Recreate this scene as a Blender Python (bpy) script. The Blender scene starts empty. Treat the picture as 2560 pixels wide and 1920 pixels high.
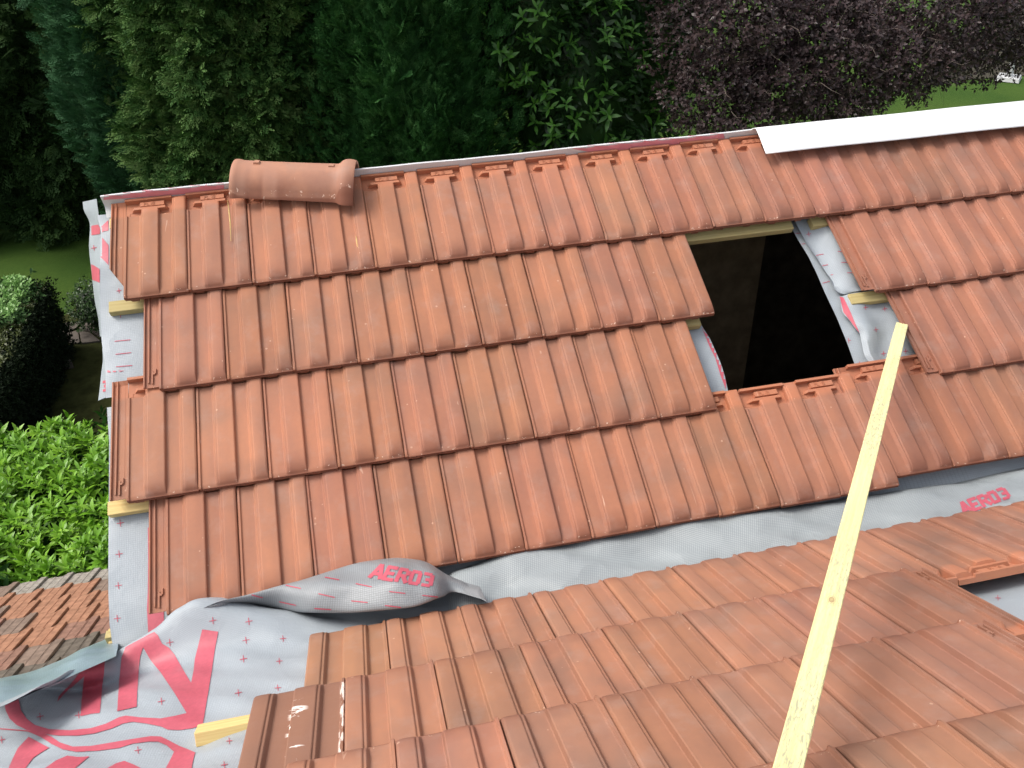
import bpy, bmesh, math, random
import numpy as np
from mathutils import Vector, Matrix
from mathutils.bvhtree import BVHTree
random.seed(7); RNG = np.random.default_rng(7)
C = bpy.context.scene.collection
scn = bpy.context.scene

# ------------------------------------------------------------------ camera
# measured from the tiles: the far roof's ridge runs along +X, +Y is away from the viewer
W = .212                     # tile cover width
G = 1.7053246316896145 * W   # tile gauge
PITCH = math.radians(30.469291890942067)
FPX = 2133.274744
M = np.array([[0.9765828184892411, -0.21348437170166457, -0.026653736524580057],
              [-0.14257904561959264, -0.5494397665152966, -0.8232782996773249],
              [0.1611124277694999, 0.8077997066157716, -0.5670118337454964]])
CAM = np.array([0.73050361, -2.90113671, 1.10854256]) * (W / .2)
ON = np.array([0.37766719, -1.03885041, -0.87122772]) * (W / .2)   # origin of the near slope
cam = bpy.data.cameras.new('camera'); co = bpy.data.objects.new('camera', cam); C.objects.link(co)
co.matrix_world = Matrix(((M[0][0], -M[1][0], -M[2][0], CAM[0]), (M[0][1], -M[1][1], -M[2][1], CAM[1]),
                          (M[0][2], -M[1][2], -M[2][2], CAM[2]), (0, 0, 0, 1)))
cam.sensor_width = 36; cam.lens = FPX / 2560 * 36; cam.clip_end = 500; cam.clip_start = .05
scn.camera = co

# ------------------------------------------------------------------ light: bright overcast, soft sun from ahead and left
SUN_EL, SUN_AZ = 56, 280     # azimuth: degrees from +Y clockwise
world = bpy.data.worlds.new('World'); scn.world = world; world.use_nodes = True
wn = world.node_tree.nodes; wl = world.node_tree.links
bg = wn['Background']; sky = wn.new('ShaderNodeTexSky'); sky.sky_type = 'NISHITA'; sky.sun_disc = False
sky.sun_elevation = math.radians(SUN_EL); sky.sun_rotation = math.radians(SUN_AZ)
sky.dust_density = 6; sky.air_density = 1.2; sky.ozone_density = .6
hs = wn.new('ShaderNodeHueSaturation'); hs.inputs['Saturation'].default_value = .45
wl.new(sky.outputs[0], hs.inputs['Color']); wl.new(hs.outputs[0], bg.inputs[0]); bg.inputs[1].default_value = .15
sun = bpy.data.lights.new('sun', 'SUN'); sun.energy = 1.0; sun.angle = math.radians(22); sun.color = (1, .965, .9)
so = bpy.data.objects.new('sun', sun); C.objects.link(so)
el, az = math.radians(SUN_EL), math.radians(SUN_AZ)
sd = Vector((math.sin(az) * math.cos(el), math.cos(az) * math.cos(el), math.sin(el)))
so.rotation_euler = sd.to_track_quat('Z', 'Y').to_euler(); so.location = (0, 0, 12)
vs = scn.view_settings; vs.view_transform = 'Standard'; vs.look = 'None'; vs.gamma = 1; vs.exposure = .52
vs.use_curve_mapping = False

# ------------------------------------------------------------------ geometry helpers
cs, sn = math.cos(PITCH), math.sin(PITCH)
EX = np.array([1., 0, 0])
dF = np.array([0, -cs, -sn]); nF = np.array([0, -sn, cs])
dN = np.array([0, -cs, sn]); nN = np.array([0, sn, cs])
def FP(u, v, n=0): return EX * (u * W) + dF * (v * G) + nF * n
def NP(u, v, n=0): return ON + EX * (u * W) + dN * (v * G) + nN * n
def ray(x, y): return M.T @ np.array([(x - 1280) / FPX, (y - 960) / FPX, 1.])
def far(x, y, n=0): r = ray(x, y); return CAM + (n - nF @ CAM) / (nF @ r) * r
def near(x, y, n=0): r = ray(x, y); return CAM + (n - nN @ (CAM - ON)) / (nN @ r) * r
def fuv(P): return P[0] / W, (P @ dF) / G
def nuv(P): return (P - ON)[0] / W, ((P - ON) @ dN) / G
def aty(x, y, Y): r = ray(x, y); return CAM + (Y - CAM[1]) / r[1] * r
def atz(x, y, Z): r = ray(x, y); return CAM + (Z - CAM[2]) / r[2] * r

def link(name, me, mats=(), parent=None):
    o = bpy.data.objects.new(name, me); C.objects.link(o)
    for m in (mats if isinstance(mats, (list, tuple)) else [mats]): me.materials.append(m)
    if parent is not None: o.parent = parent
    return o
def tag(o, label=None, cat=None, group=None, kind=None):
    if label and not kind: kind = 'thing'
    if label: o['label'] = label
    if cat: o['category'] = cat
    if group: o['group'] = group
    if kind: o['kind'] = kind
    return o
def empty(name, loc, label, cat, group=None):
    o = bpy.data.objects.new(name, None); C.objects.link(o); o.location = loc; o.empty_display_size = .1
    return tag(o, label, cat, group)
def mesh(name, V, Fs, smooth=False, sharp=None, mi=None):
    me = bpy.data.meshes.new(name)
    if isinstance(Fs, np.ndarray):
        V = np.asarray(V, np.float32); n, k = Fs.shape
        me.vertices.add(len(V)); me.vertices.foreach_set('co', V.ravel())
        me.loops.add(n * k); me.loops.foreach_set('vertex_index', Fs.astype(np.int32).ravel())
        me.polygons.add(n); me.polygons.foreach_set('loop_start', np.arange(0, n * k, k, dtype=np.int32))
        me.update(calc_edges=True); me.validate()
    else:
        me.from_pydata([tuple(float(c) for c in v) for v in V], [], Fs)
    if smooth:
        me.polygons.foreach_set('use_smooth', [True] * len(me.polygons))
        if sharp: me.set_sharp_from_angle(angle=math.radians(sharp))
    if mi is not None: me.polygons.foreach_set('material_index', mi)
    me.update()
    return me

def bar(A, B, w, h, up, ends=0.0, bev=.0015):
    """rectangular timber from A to B (centre line of its top face), w wide, h deep, top facing up"""
    A, B = Vector(A), Vector(B); d = (B - A).normalized(); up = Vector(up); up = (up - d * up.dot(d)).normalized()
    s = d.cross(up)
    bm = bmesh.new()
    n = max(2, int((B - A).length / .25)); rings = []
    for i in range(n + 1):
        P = A + (B - A) * i / n
        rings.append([bm.verts.new(P + s * a * w / 2 - up * b * h) for a, b in ((-1, 0), (1, 0), (1, 1), (-1, 1))])
    for r0, r1 in zip(rings, rings[1:]):
        for k in range(4): bm.faces.new((r0[k], r0[(k + 1) % 4], r1[(k + 1) % 4], r1[k]))
    bm.faces.new(rings[0][::-1]); bm.faces.new(rings[-1])
    bmesh.ops.recalc_face_normals(bm, faces=bm.faces)
    es = [e for e in bm.edges if len(e.link_faces) == 2 and e.calc_face_angle() > .5]
    bmesh.ops.bevel(bm, geom=es, offset=bev, segments=1, affect='EDGES')
    me = bpy.data.meshes.new('timber'); bm.to_mesh(me); bm.free()
    # local coordinates: x along the timber
    R = Matrix((d, s, up)).transposed().to_4x4(); R.translation = A
    me.transform(R.inverted()); return me, R

# ------------------------------------------------------------------ materials
def mat(name, rough=.7, spec=.3):
    m = bpy.data.materials.new(name); m.use_nodes = True; nt = m.node_tree
    b = nt.nodes['Principled BSDF']; b.inputs['Roughness'].default_value = rough
    b.inputs['Specular IOR Level'].default_value = spec
    return m, nt.nodes, nt.links, b
def noise(N, L, vec, scale, detail=4, rough=.55, dist=0):
    n = N.new('ShaderNodeTexNoise'); n.inputs['Scale'].default_value = scale; n.inputs['Detail'].default_value = detail
    n.inputs['Roughness'].default_value = rough; n.inputs['Distortion'].default_value = dist
    if vec is not None: L.new(vec, n.inputs['Vector'])
    return n.outputs['Fac']
def ramp(N, L, fac, stops):
    r = N.new('ShaderNodeValToRGB'); L.new(fac, r.inputs[0]); e = r.color_ramp.elements
    while len(e) < len(stops): e.new(.5)
    for k, (p, c) in enumerate(stops):
        e[k].position = p; e[k].color = (c, c, c, 1) if isinstance(c, (int, float)) else (*c, 1)
    return r.outputs[0]
def mix(N, L, fac, a, b, mode='MIX'):
    m = N.new('ShaderNodeMix'); m.data_type = 'RGBA'; m.blend_type = mode
    for s, v in ((m.inputs[0], fac), (m.inputs[6], a), (m.inputs[7], b)):
        if isinstance(v, (int, float)): s.default_value = v
        elif isinstance(v, tuple): s.default_value = (*v, 1)
        else: L.new(v, s)
    return m.outputs[2]
def mth(N, L, op, a, b=0.0, clamp=False):
    m = N.new('ShaderNodeMath'); m.operation = op; m.use_clamp = clamp
    for k, v in enumerate((a, b)):
        if isinstance(v, (int, float)): m.inputs[k].default_value = v
        else: L.new(v, m.inputs[k])
    return m.outputs[0]
def bump(N, L, b, h, strength=.3, dist=.002):
    n = N.new('ShaderNodeBump'); n.inputs['Strength'].default_value = strength; n.inputs['Distance'].default_value = dist
    L.new(h, n.inputs['Height']); L.new(n.outputs[0], b.inputs['Normal'])
def vscale(N, L, vec, s, off=None):
    m = N.new('ShaderNodeMapping'); L.new(vec, m.inputs['Vector']); m.inputs['Scale'].default_value = s
    if off is not None: L.new(off, m.inputs['Location'])
    return m.outputs[0]

def tile_mat(name, brown=0.0, paint=False):
    m, N, L, b = mat(name, .52, .22)
    tc = N.new('ShaderNodeTexCoord'); oi = N.new('ShaderNodeObjectInfo')
    off = N.new('ShaderNodeCombineXYZ')
    L.new(mth(N, L, 'MULTIPLY', oi.outputs['Random'], 37.0), off.inputs[0]); L.new(mth(N, L, 'MULTIPLY', oi.outputs['Random'], 91.0), off.inputs[1])
    p = vscale(N, L, tc.outputs['Object'], (1, 1, 1), off.outputs[0])
    streak = vscale(N, L, tc.outputs['Object'], (2.2, .55, 1), off.outputs[0])
    n1 = noise(N, L, streak, 6.5, 3, .5); n2 = noise(N, L, p, 5, 2, .5); n3 = noise(N, L, p, 60, 5, .7)
    col = mix(N, L, ramp(N, L, n1, [(.35, 0.), (.7, 1.)]), (.485, .215, .130), (.385, .180, .122))
    col = mix(N, L, mth(N, L, 'MULTIPLY', ramp(N, L, n2, [(.5, 0.), (.72, 1.)]), .6), col, (.29, .175, .135))
    # whole-tile tint, carried by the object's colour and its random number
    col = mix(N, L, 1.0, col, oi.outputs['Color'], 'MULTIPLY')
    hv = N.new('ShaderNodeHueSaturation'); hv.inputs['Saturation'].default_value = .95; L.new(col, hv.inputs['Color'])
    L.new(mth(N, L, 'ADD', mth(N, L, 'MULTIPLY', oi.outputs['Random'], .14), .88), hv.inputs['Value']); col = hv.outputs[0]
    # flashed brown clay towards the nose, with shade on the roll ends painted in
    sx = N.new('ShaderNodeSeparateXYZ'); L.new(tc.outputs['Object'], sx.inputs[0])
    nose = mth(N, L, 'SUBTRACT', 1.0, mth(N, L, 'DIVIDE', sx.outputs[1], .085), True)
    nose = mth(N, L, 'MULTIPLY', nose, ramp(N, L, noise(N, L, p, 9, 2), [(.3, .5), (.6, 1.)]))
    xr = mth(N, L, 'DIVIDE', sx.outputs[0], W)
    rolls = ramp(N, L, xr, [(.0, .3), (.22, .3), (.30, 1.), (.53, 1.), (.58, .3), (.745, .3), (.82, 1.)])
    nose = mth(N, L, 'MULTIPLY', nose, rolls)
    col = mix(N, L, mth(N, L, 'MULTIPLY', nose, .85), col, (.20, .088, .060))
    # bare orange clay at the unexposed head
    head = ramp(N, L, mth(N, L, 'DIVIDE', sx.outputs[1], G), [(0., 0.), (1., 0.)])
    hd = mth(N, L, 'MULTIPLY', mth(N, L, 'SUBTRACT', sx.outputs[1], G * .985), 60.0, True)
    col = mix(N, L, mth(N, L, 'MULTIPLY', hd, .5), col, (.54, .22, .12))
    col = mix(N, L, .28, col, mix(N, L, n3, (.12, .05, .03), (.75, .42, .30)), 'SOFT_LIGHT')
    # small chips and scuffs
    v = N.new('ShaderNodeTexVoronoi'); v.inputs['Scale'].default_value = 34; L.new(p, v.inputs['Vector'])
    keep = mth(N, L, 'GREATER_THAN', noise(N, L, p, 13, 1), .64)
    chip = mth(N, L, 'MULTIPLY', mth(N, L, 'LESS_THAN', mth(N, L, 'ADD', v.outputs['Distance'], mth(N, L, 'MULTIPLY', n3, .25)), .235), keep)
    col = mix(N, L, mth(N, L, 'MULTIPLY', chip, .5), col, (.66, .42, .30))
    lipn = mth(N, L, 'GREATER_THAN', noise(N, L, vscale(N, L, tc.outputs['Object'], (75, 110, 1), off.outputs[0]), 1.0, 3, .7), .635)
    lipm = mth(N, L, 'MULTIPLY', mth(N, L, 'LESS_THAN', sx.outputs[1], .013), mth(N, L, 'GREATER_THAN', sx.outputs[1], .001))
    lipm = mth(N, L, 'MULTIPLY', lipm, mth(N, L, 'SUBTRACT', 1.0, ramp(N, L, mth(N, L, 'DIVIDE', sx.outputs[0], W), [(.28, 0.), (.33, 1.), (.5, 1.), (.55, 0.)])))
    col = mix(N, L, mth(N, L, 'MULTIPLY', mth(N, L, 'MULTIPLY', lipn, lipm), .8), col, (.78, .58, .46))
    scr = noise(N, L, vscale(N, L, tc.outputs['Object'], (60, 6, 20), off.outputs[0]), 1.0, 2, .5, 1.2)
    scr = mth(N, L, 'MULTIPLY', ramp(N, L, scr, [(.735, 0.), (.76, 1.)]), mth(N, L, 'GREATER_THAN', noise(N, L, p, 8, 1), .55))
    col = mix(N, L, mth(N, L, 'MULTIPLY', scr, .45), col, (.66, .45, .34))
    # greyish dust
    dust = ramp(N, L, noise(N, L, p, 11, 5, .65), [(.52, 0.), (.85, 1.)])
    col = mix(N, L, mth(N, L, 'MULTIPLY', dust, .35), col, (.40, .30, .26))
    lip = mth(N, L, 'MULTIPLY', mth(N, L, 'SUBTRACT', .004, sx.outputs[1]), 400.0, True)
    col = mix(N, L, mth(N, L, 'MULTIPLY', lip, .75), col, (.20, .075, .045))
    if brown: col = mix(N, L, brown, col, (.235, .120, .085))
    if paint:
        inx = ramp(N, L, mth(N, L, 'DIVIDE', sx.outputs[0], W), [(.36, 0.), (.42, 1.), (.56, 1.), (.60, 0.)])
        iny = ramp(N, L, mth(N, L, 'DIVIDE', sx.outputs[1], G), [(.2, 0.), (.3, 1.), (.8, 1.), (.95, 0.)])
        s1 = noise(N, L, vscale(N, L, tc.outputs['Object'], (13, 24, 1)), 1.0, 4, .65, 1.2)
        pm = mth(N, L, 'MULTIPLY', mth(N, L, 'MULTIPLY', ramp(N, L, s1, [(.58, 0.), (.60, 1.)]), inx), iny)
        e1 = mth(N, L, 'MULTIPLY', ramp(N, L, mth(N, L, 'DIVIDE', sx.outputs[0], W), [(.0, 1.), (.045, 1.), (.06, 0.)]),
                 ramp(N, L, noise(N, L, vscale(N, L, tc.outputs['Object'], (60, 18, 1)), 1.0, 3), [(.47, 0.), (.52, 1.)]))
        e1 = mth(N, L, 'MULTIPLY', e1, .9)
        col = mix(N, L, mth(N, L, 'ADD', pm, e1, True), col, (.80, .72, .66))
    L.new(col, b.inputs['Base Color'])
    L.new(ramp(N, L, n3, [(.3, .50), (.75, .72)]), b.inputs['Roughness'])
    h = mth(N, L, 'ADD', mth(N, L, 'MULTIPLY', noise(N, L, p, 320, 2), .35), mth(N, L, 'MULTIPLY', noise(N, L, p, 30, 2), .6))
    bump(N, L, b, h, .22, .0016)
    return m
M_TILE = tile_mat('fired_clay'); M_TILE_BROWN = tile_mat('flashed_brown_clay', .72, True)

def wood_mat(name, a, bcol, stain=0.0):
    m, N, L, b = mat(name, .7, .25)
    tc = N.new('ShaderNodeTexCoord'); g = noise(N, L, vscale(N, L, tc.outputs['Object'], (1.2, 40, 40)), 3, 4, .6, .6)
    c = mix(N, L, ramp(N, L, g, [(.35, 0.), (.65, 1.)]), a, bcol)
    if stain:
        s = noise(N, L, vscale(N, L, tc.outputs['Object'], (22, 110, 110)), 2.4, 5, .7, .8)
        z = noise(N, L, vscale(N, L, tc.outputs['Object'], (1.1, 3, 3)), 1.5, 1)
        f = mth(N, L, 'MULTIPLY', ramp(N, L, s, [(.49, 0.), (.60, 1.)]), ramp(N, L, z, [(.38, .25), (.58, 1.)]))
        c = mix(N, L, mth(N, L, 'MULTIPLY', f, stain), c, (.40, .38, .26))
        kx, ky = KNOT; sp = N.new('ShaderNodeSeparateXYZ'); L.new(tc.outputs['Object'], sp.inputs[0])
        d2 = mth(N, L, 'ADD', mth(N, L, 'POWER', mth(N, L, 'MULTIPLY', mth(N, L, 'SUBTRACT', sp.outputs[0], kx), .55), 2.0), mth(N, L, 'POWER', mth(N, L, 'SUBTRACT', sp.outputs[1], ky), 2.0))
        kr = ramp(N, L, mth(N, L, 'MULTIPLY', mth(N, L, 'SQRT', d2), 80.0), [(0., .55), (.30, .75), (.36, .95), (.42, .15), (.62, .35), (.70, .0), (.85, .18), (1., .0)])
        c = mix(N, L, kr, c, (.40, .24, .11))
    # knots
    v = N.new('ShaderNodeTexVoronoi'); v.inputs['Scale'].default_value = 1; L.new(vscale(N, L, tc.outputs['Object'], (2.3, 9, 9)), v.inputs['Vector'])
    c = mix(N, L, mth(N, L, 'MULTIPLY', mth(N, L, 'LESS_THAN', v.outputs['Distance'], .05), .6), c, (.40, .22, .09))
    L.new(c, b.inputs['Base Color']); bump(N, L, b, g, .2, .001)
    return m
def knot_at(px, py):
    T = far(2256, 808, -.022); r = ray(1971, 1920); Bt = CAM + r / np.linalg.norm(r) * 1.42; d = (Bt - T) / np.linalg.norm(Bt - T); q = ray(px, py); q = q / np.linalg.norm(q)
    A = np.stack([d, -q], 1); t = np.linalg.lstsq(A, CAM - T, rcond=None)[0]; return float(t[0])
KNOT = (knot_at(2072, 1497), 0.0)
M_WOOD = wood_mat('pale_pine', (.76, .60, .27), (.66, .46, .18))
M_WOODL = wood_mat('treated_pine', (.86, .80, .42), (.74, .67, .32), .9)
M_WOODT = wood_mat('shade_toned_olive_pine', (.50, .42, .20), (.42, .33, .14))  # olive pine; shade on the plank above the opening put into its tone

def sheet_mat(name, base, grid=.12, rough=.45, spec=.4, stain=.2, crumple=5.0):
    m, N, L, b = mat(name, rough, spec)
    uv = N.new('ShaderNodeUVMap'); br = N.new('ShaderNodeTexBrick'); br.offset = 0
    br.inputs['Scale'].default_value = 1; br.inputs['Brick Width'].default_value = .0065; br.inputs['Row Height'].default_value = .0065
    br.inputs['Mortar Size'].default_value = .0009; br.inputs['Mortar Smooth'].default_value = .4
    br.inputs['Color1'].default_value = br.inputs['Color2'].default_value = (1, 1, 1, 1); br.inputs['Mortar'].default_value = (0, 0, 0, 1)
    L.new(uv.outputs[0], br.inputs['Vector'])
    tc = N.new('ShaderNodeTexCoord'); n = noise(N, L, tc.outputs['Object'], 7, 5, .6); n2 = noise(N, L, tc.outputs['Object'], 150, 3, .7)
    dark = tuple(c * (1 - grid) for c in base)
    c = mix(N, L, br.outputs['Color'], dark, base)
    c = mix(N, L, mth(N, L, 'MULTIPLY', ramp(N, L, n, [(.4, 0.), (.75, 1.)]), stain), c, tuple(x * .72 for x in base))
    c = mix(N, L, mth(N, L, 'MULTIPLY', mth(N, L, 'GREATER_THAN', n2, .72), .5), c, (.72, .72, .70))
    L.new(c, b.inputs['Base Color'])
    h = mth(N, L, 'ADD', mth(N, L, 'MULTIPLY', br.outputs['Color'], .25), mth(N, L, 'ADD', mth(N, L, 'MULTIPLY', n, 3.0), n2))
    vo = N.new('ShaderNodeTexVoronoi'); vo.inputs['Scale'].default_value = 7
    wp = N.new('ShaderNodeVectorMath'); wp.operation = 'ADD'; nz = N.new('ShaderNodeTexNoise'); nz.inputs['Scale'].default_value = 6; L.new(tc.outputs['Object'], nz.inputs['Vector'])
    ms = N.new('ShaderNodeVectorMath'); ms.operation = 'SCALE'; ms.inputs[3].default_value = .25; L.new(nz.outputs['Color'], ms.inputs[0])
    L.new(tc.outputs['Object'], wp.inputs[0]); L.new(ms.outputs[0], wp.inputs[1]); L.new(vscale(N, L, wp.outputs[0], (.6, 1.5, 1.5)), vo.inputs['Vector'])
    h = mth(N, L, 'ADD', h, mth(N, L, 'MULTIPLY', vo.outputs['Distance'], crumple))
    bump(N, L, b, h, .38, .0022)
    return m
M_SHEET = sheet_mat('grey_membrane', (.365, .405, .44), .15)
M_SILVER = sheet_mat('silver_membrane', (.36, .395, .41), .40, .42, .45, .45, 8.0)
M_PALE = sheet_mat('painted_sunlit_membrane', (.72, .73, .74), .1, .5, .3, .1)  # grey membrane made whiter: glaring light on the ridge put into its colour
M_DARKSH = sheet_mat('shade_toned_membrane', (.27, .29, .305), .3, .42, .5, .2)  # darker copy of the grey membrane: the flap's shade is in its colour
M_BLUE = sheet_mat('pale_blue_sheet_underside', (.27, .36, .41), .0, .28, .6, .6)
def plain(name, col, rough=.7, spec=.3, nscale=0, dark=.7, bm=0):
    m, N, L, b = mat(name, rough, spec)
    if nscale:
        tc = N.new('ShaderNodeTexCoord'); n = noise(N, L, tc.outputs['Object'], nscale, 5, .6)
        L.new(mix(N, L, ramp(N, L, n, [(.35, 0.), (.7, 1.)]), tuple(c * dark for c in col), col), b.inputs['Base Color'])
        if bm: bump(N, L, b, n, .5, bm)
    else: b.inputs['Base Color'].default_value = (*col, 1)
    return m
M_RED = plain('red_print', (.55, .11, .15), .45, .4, 90, .86)
M_REDD = plain('red_print_thin', (.50, .07, .11), .5, .3)
M_WHITE = plain('white_coated_metal', (.86, .87, .88), .3, .5, 4, .97)
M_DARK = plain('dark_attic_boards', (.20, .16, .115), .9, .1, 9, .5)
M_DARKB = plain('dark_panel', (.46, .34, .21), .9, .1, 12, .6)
M_RENDER = plain('house_render', (.55, .52, .46), .9, .1, 6, .85)

# ------------------------------------------------------------------ the clay tile
def interp(x, P): return float(np.interp(x, [a for a, _ in P], [b for _, b in P]))
PROFILE = [(0, .0035), (.008, .0055), (.034, .0055), (.046, .0008), (.06, 0), (.228, 0), (.237, .0006), (.262, .0084), (.270, .0096), (.292, .0098),
           (.302, .0122), (.312, .0130), (.42, .0137), (.535, .0130), (.548, .0116), (.562, .0010), (.574, 0), (.743, 0), (.752, .0006),
           (.777, .0084), (.785, .0096), (.809, .0098), (.819, .0122), (.829, .0130), (.91, .0137), (.972, .0128), (.99, .0108), (1.0, .0070)]
TILT = .030; TH = .013
def zt(q): return -TILT * min(q, 1.2)           # q: distance from the nose in gauges
ROLL = 1.0
def body_h(x, q):
    h = interp(x, PROFILE) * ROLL; roll = max(h - .0, 0)
    if q < .14 and x > .06:
        t = min(1, (q - .012) / .128) if q > .012 else 0; roll *= .04 + .96 * (1 - (1 - t) ** 2.1)
    z = roll
    if q < .030: z -= .0035 * (1 - q / .030) ** .8
    if q > .995:                                  # head, normally hidden by the next course
        if x < .77:
            k = min(1, (q - .995) / .02)
            if .27 < x < .56: z = roll * (1 if q < 1.06 else 0) if q < 1.075 else -.004
            else: z = z * (1 - k) - .009 * k
            if 1.055 < q < 1.085 and .10 < x < .66: z = .009
            if 1.005 < q < 1.05 and (.065 < x < .155 or .59 < x < .70): z = -.0122
            if 1.10 < q < 1.155 and .24 < x < .64: z = .006
            if q > 1.17: z = .012
        else:
            if q > 1.165: z = .004
    return z
def build_tile(cut=False):
    xs = sorted(set([a for a, _ in PROFILE] + [.064, .066, .1, .154, .156, .589, .591, .15, .238, .242, .272, .33, .37, .48, .562, .59, .62, .638, .642, .654, .658, .70, .71, .713, .768, .772, .86, .95]))
    qs = sorted(set([0, .004, .010, .018, .027, .035, .05, .07, .09, .11, .13, .15, .168, .18, .35, .55, .75, .9, .992, 1.0, 1.018, 1.022, 1.035, 1.052,
                     1.056, 1.07, 1.083, 1.086, 1.098, 1.102, 1.13, 1.153, 1.157, 1.163, 1.17, 1.174, 1.19, 1.2]))
    V, Fs = [], []
    def sheet(xs, qs, hf, bottom):
        b = len(V); nx, nq = len(xs), len(qs)
        for q in qs:
            for x in xs: V.append((x * W * (.991 if x > 0 else 1), q * G, zt(q) + hf(x, q)))
        for j in range(nq - 1):
            for i in range(nx - 1):
                a = b + j * nx + i; Fs.append((a, a + 1, a + nx + 1, a + nx))
        rim = [b + i for i in range(nx)] + [b + j * nx + nx - 1 for j in range(1, nq)] + [b + (nq - 1) * nx + i for i in range(nx - 2, -1, -1)] + [b + j * nx for j in range(nq - 2, 0, -1)]
        low = []
        for r in rim:
            x, y, z = V[r]; low.append(len(V)); V.append((x, y, zt(y / G) + bottom * (.75 if y > 1.1 * G else 1)))
        n = len(rim)
        for k in range(n): Fs.append((rim[(k + 1) % n], rim[k], low[k], low[(k + 1) % n]))
        Fs.append(tuple(low[::-1]))
    sheet(xs, qs, body_h, -TH)
    # nose rim, a slim lip that stands proud of the edge
    def box(x0, x1, y0, y1, z0, z1, tq=None):
        b = len(V); q = tq if tq is not None else 0
        for z in (z0, z1):
            for x, y in ((x0, y0), (x1, y0), (x1, y1), (x0, y1)): V.append((x, y, z + zt(max(y, 0) / G)))
        for f in ((0, 3, 2, 1), (4, 5, 6, 7), (0, 1, 5, 4), (1, 2, 6, 5), (2, 3, 7, 6), (3, 0, 4, 7)): Fs.append(tuple(b + i for i in f))
    box(.003, W * .991 - .001, -.0028, .001, -.0138, -.0098)
    for a, c in ((.075, .235), (.585, .745)):     # lugs under the pans
        b = len(V)
        for (x0, x1, z) in ((a * W, c * W, -TH + .001), (a * W + .005, c * W - .005, -TH - .0125)):
            for x, y in ((x0, -.0005), (x1, -.0005), (x1, .022), (x0, .022)): V.append((x, y, z))
        for f in ((0, 3, 2, 1), (4, 5, 6, 7), (0, 1, 5, 4), (1, 2, 6, 5), (2, 3, 7, 6), (3, 0, 4, 7)): Fs.append(tuple(b + i for i in f[::-1]))
    # interlocking side flange on the left
    fx = [-.235, -.232, -.216, -.210, -.168, -.164, -.148, -.143, -.105, -.10, -.045, -.04, -.004]
    def flange(x, q):
        z = -.008
        if x <= -.216: z = -.0005
        if -.165 <= x <= -.147 and q > .15: z = -.0012
        if -.101 <= x <= -.044 and q > .2: z = -.0075
        if q > 1.15: z = .001
        return z
    if cut:
        b0 = len(V); sheet(fx, [.42, .45, .6, .8, 1.0, 1.14, 1.15, 1.19], flange, -TH + .002)
        Vn = len(V)
        for k in range(b0, Vn):                     # broken off on the slant
            x, y, z = V[k]
            if y < .46 * G: V[k] = (x, (.38 - (x / W + .235) * 1.0) * G if x / W < -.03 else .17 * G, z)
    else:
        sheet(fx, [.035, .05, .12, .149, .151, .199, .201, .5, .8, 1.0, 1.14, 1.15, 1.19], flange, -TH + .002)
        for (x0, x1, y0, y1) in ((-.115, -.095, .07, .20), (-.095, -.065, .165, .185), (-.07, -.05, .175, .225), (-.17, -.15, .08, .16)):
            box(x0 * W, x1 * W, y0 * G, y1 * G, -.007, -.002)
    # raised lettering PL 13 on the nib plate
    def st(ax, ay, bx, by, ox):
        X0, Y0, s = .31 * W, 1.112 * G, .0115
        x0, x1 = sorted((X0 + (ox + ax) * s, X0 + (ox + bx) * s)); y0, y1 = sorted((Y0 + ay * s, Y0 + by * s)); t = .0007
        box(x0 - t, x1 + t, y0 - t, y1 + t, .0058, .0078)
    for ox, segs in ((0, ((0, 0, 0, 1), (0, 1, .5, 1), (.5, .5, .5, 1), (0, .5, .5, .5))), (.85, ((0, 0, 0, 1), (0, 0, .5, 0))),
                     (2.0, ((.2, 0, .2, 1),)), (2.6, ((0, 0, .5, 0), (0, 1, .5, 1), (0, .5, .5, .5), (.5, 0, .5, 1)))):
        for s_ in segs: st(*s_, ox)
    me = mesh('clay_tile', V, Fs, True, 15)
    return me
TILE = build_tile(); TILE_CUT = build_tile(True)
ROLL = 1.32; TILE_N = build_tile(); TILE_N.materials.append(M_TILE)
TILE.materials.append(M_TILE); TILE_CUT.materials.append(M_TILE)
TILE_B = TILE_N.copy(); TILE_B.materials[0] = M_TILE_BROWN
BF = Matrix((EX, -dF, nF)).transposed(); BN = Matrix((-EX, dN, nN)).transposed()
def jit(a): return (random.random() * 2 - 1) * a
def put_tile(me, B, P, tint, label, group):
    o = bpy.data.objects.new('clay_tile', me); C.objects.link(o)
    R = B @ Matrix.Rotation(jit(.004), 3, 'Z') @ Matrix.Rotation(jit(.003), 3, 'Y')
    m4 = R.to_4x4(); m4.translation = Vector(P) + B @ Vector((jit(.0008), jit(.0022), jit(.0008))); o.matrix_world = m4
    g = 1 + jit(.05); o.color = (tint[0] * g * (1 + jit(.02)), tint[1] * g * (1 + jit(.035)), tint[2] * g * (1 + jit(.05)), 1)
    return tag(o, label, 'roof tile', group)
ORD = ['first', 'second', 'third', 'fourth', 'fifth', 'sixth', 'seventh', 'eighth', 'ninth', 'tenth', 'eleventh', 'twelfth', 'thirteenth',
       'fourteenth', 'fifteenth', 'sixteenth', 'seventeenth', 'eighteenth', 'nineteenth', 'twentieth']
def far_tint(u):                               # the batch of tiles to the right is a little pinker
    t = min(1, max(0, (u - 6) / 7)); return (.91 - .08 * t, .93 - .08 * t, .86 + .01 * t)
rows = [(1, 0, 18, 'ridge row of the far slope'), (2, .5, 9, 'second far row left of the opening'),
        (2, 12.5, 6, 'second far row right of the opening'), (3, 0, 9, 'third far row left of the opening'),
        (3, 13, 5, 'third far row right of the opening'), (4, .5, 15, 'lowest row of the far slope')]
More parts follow.
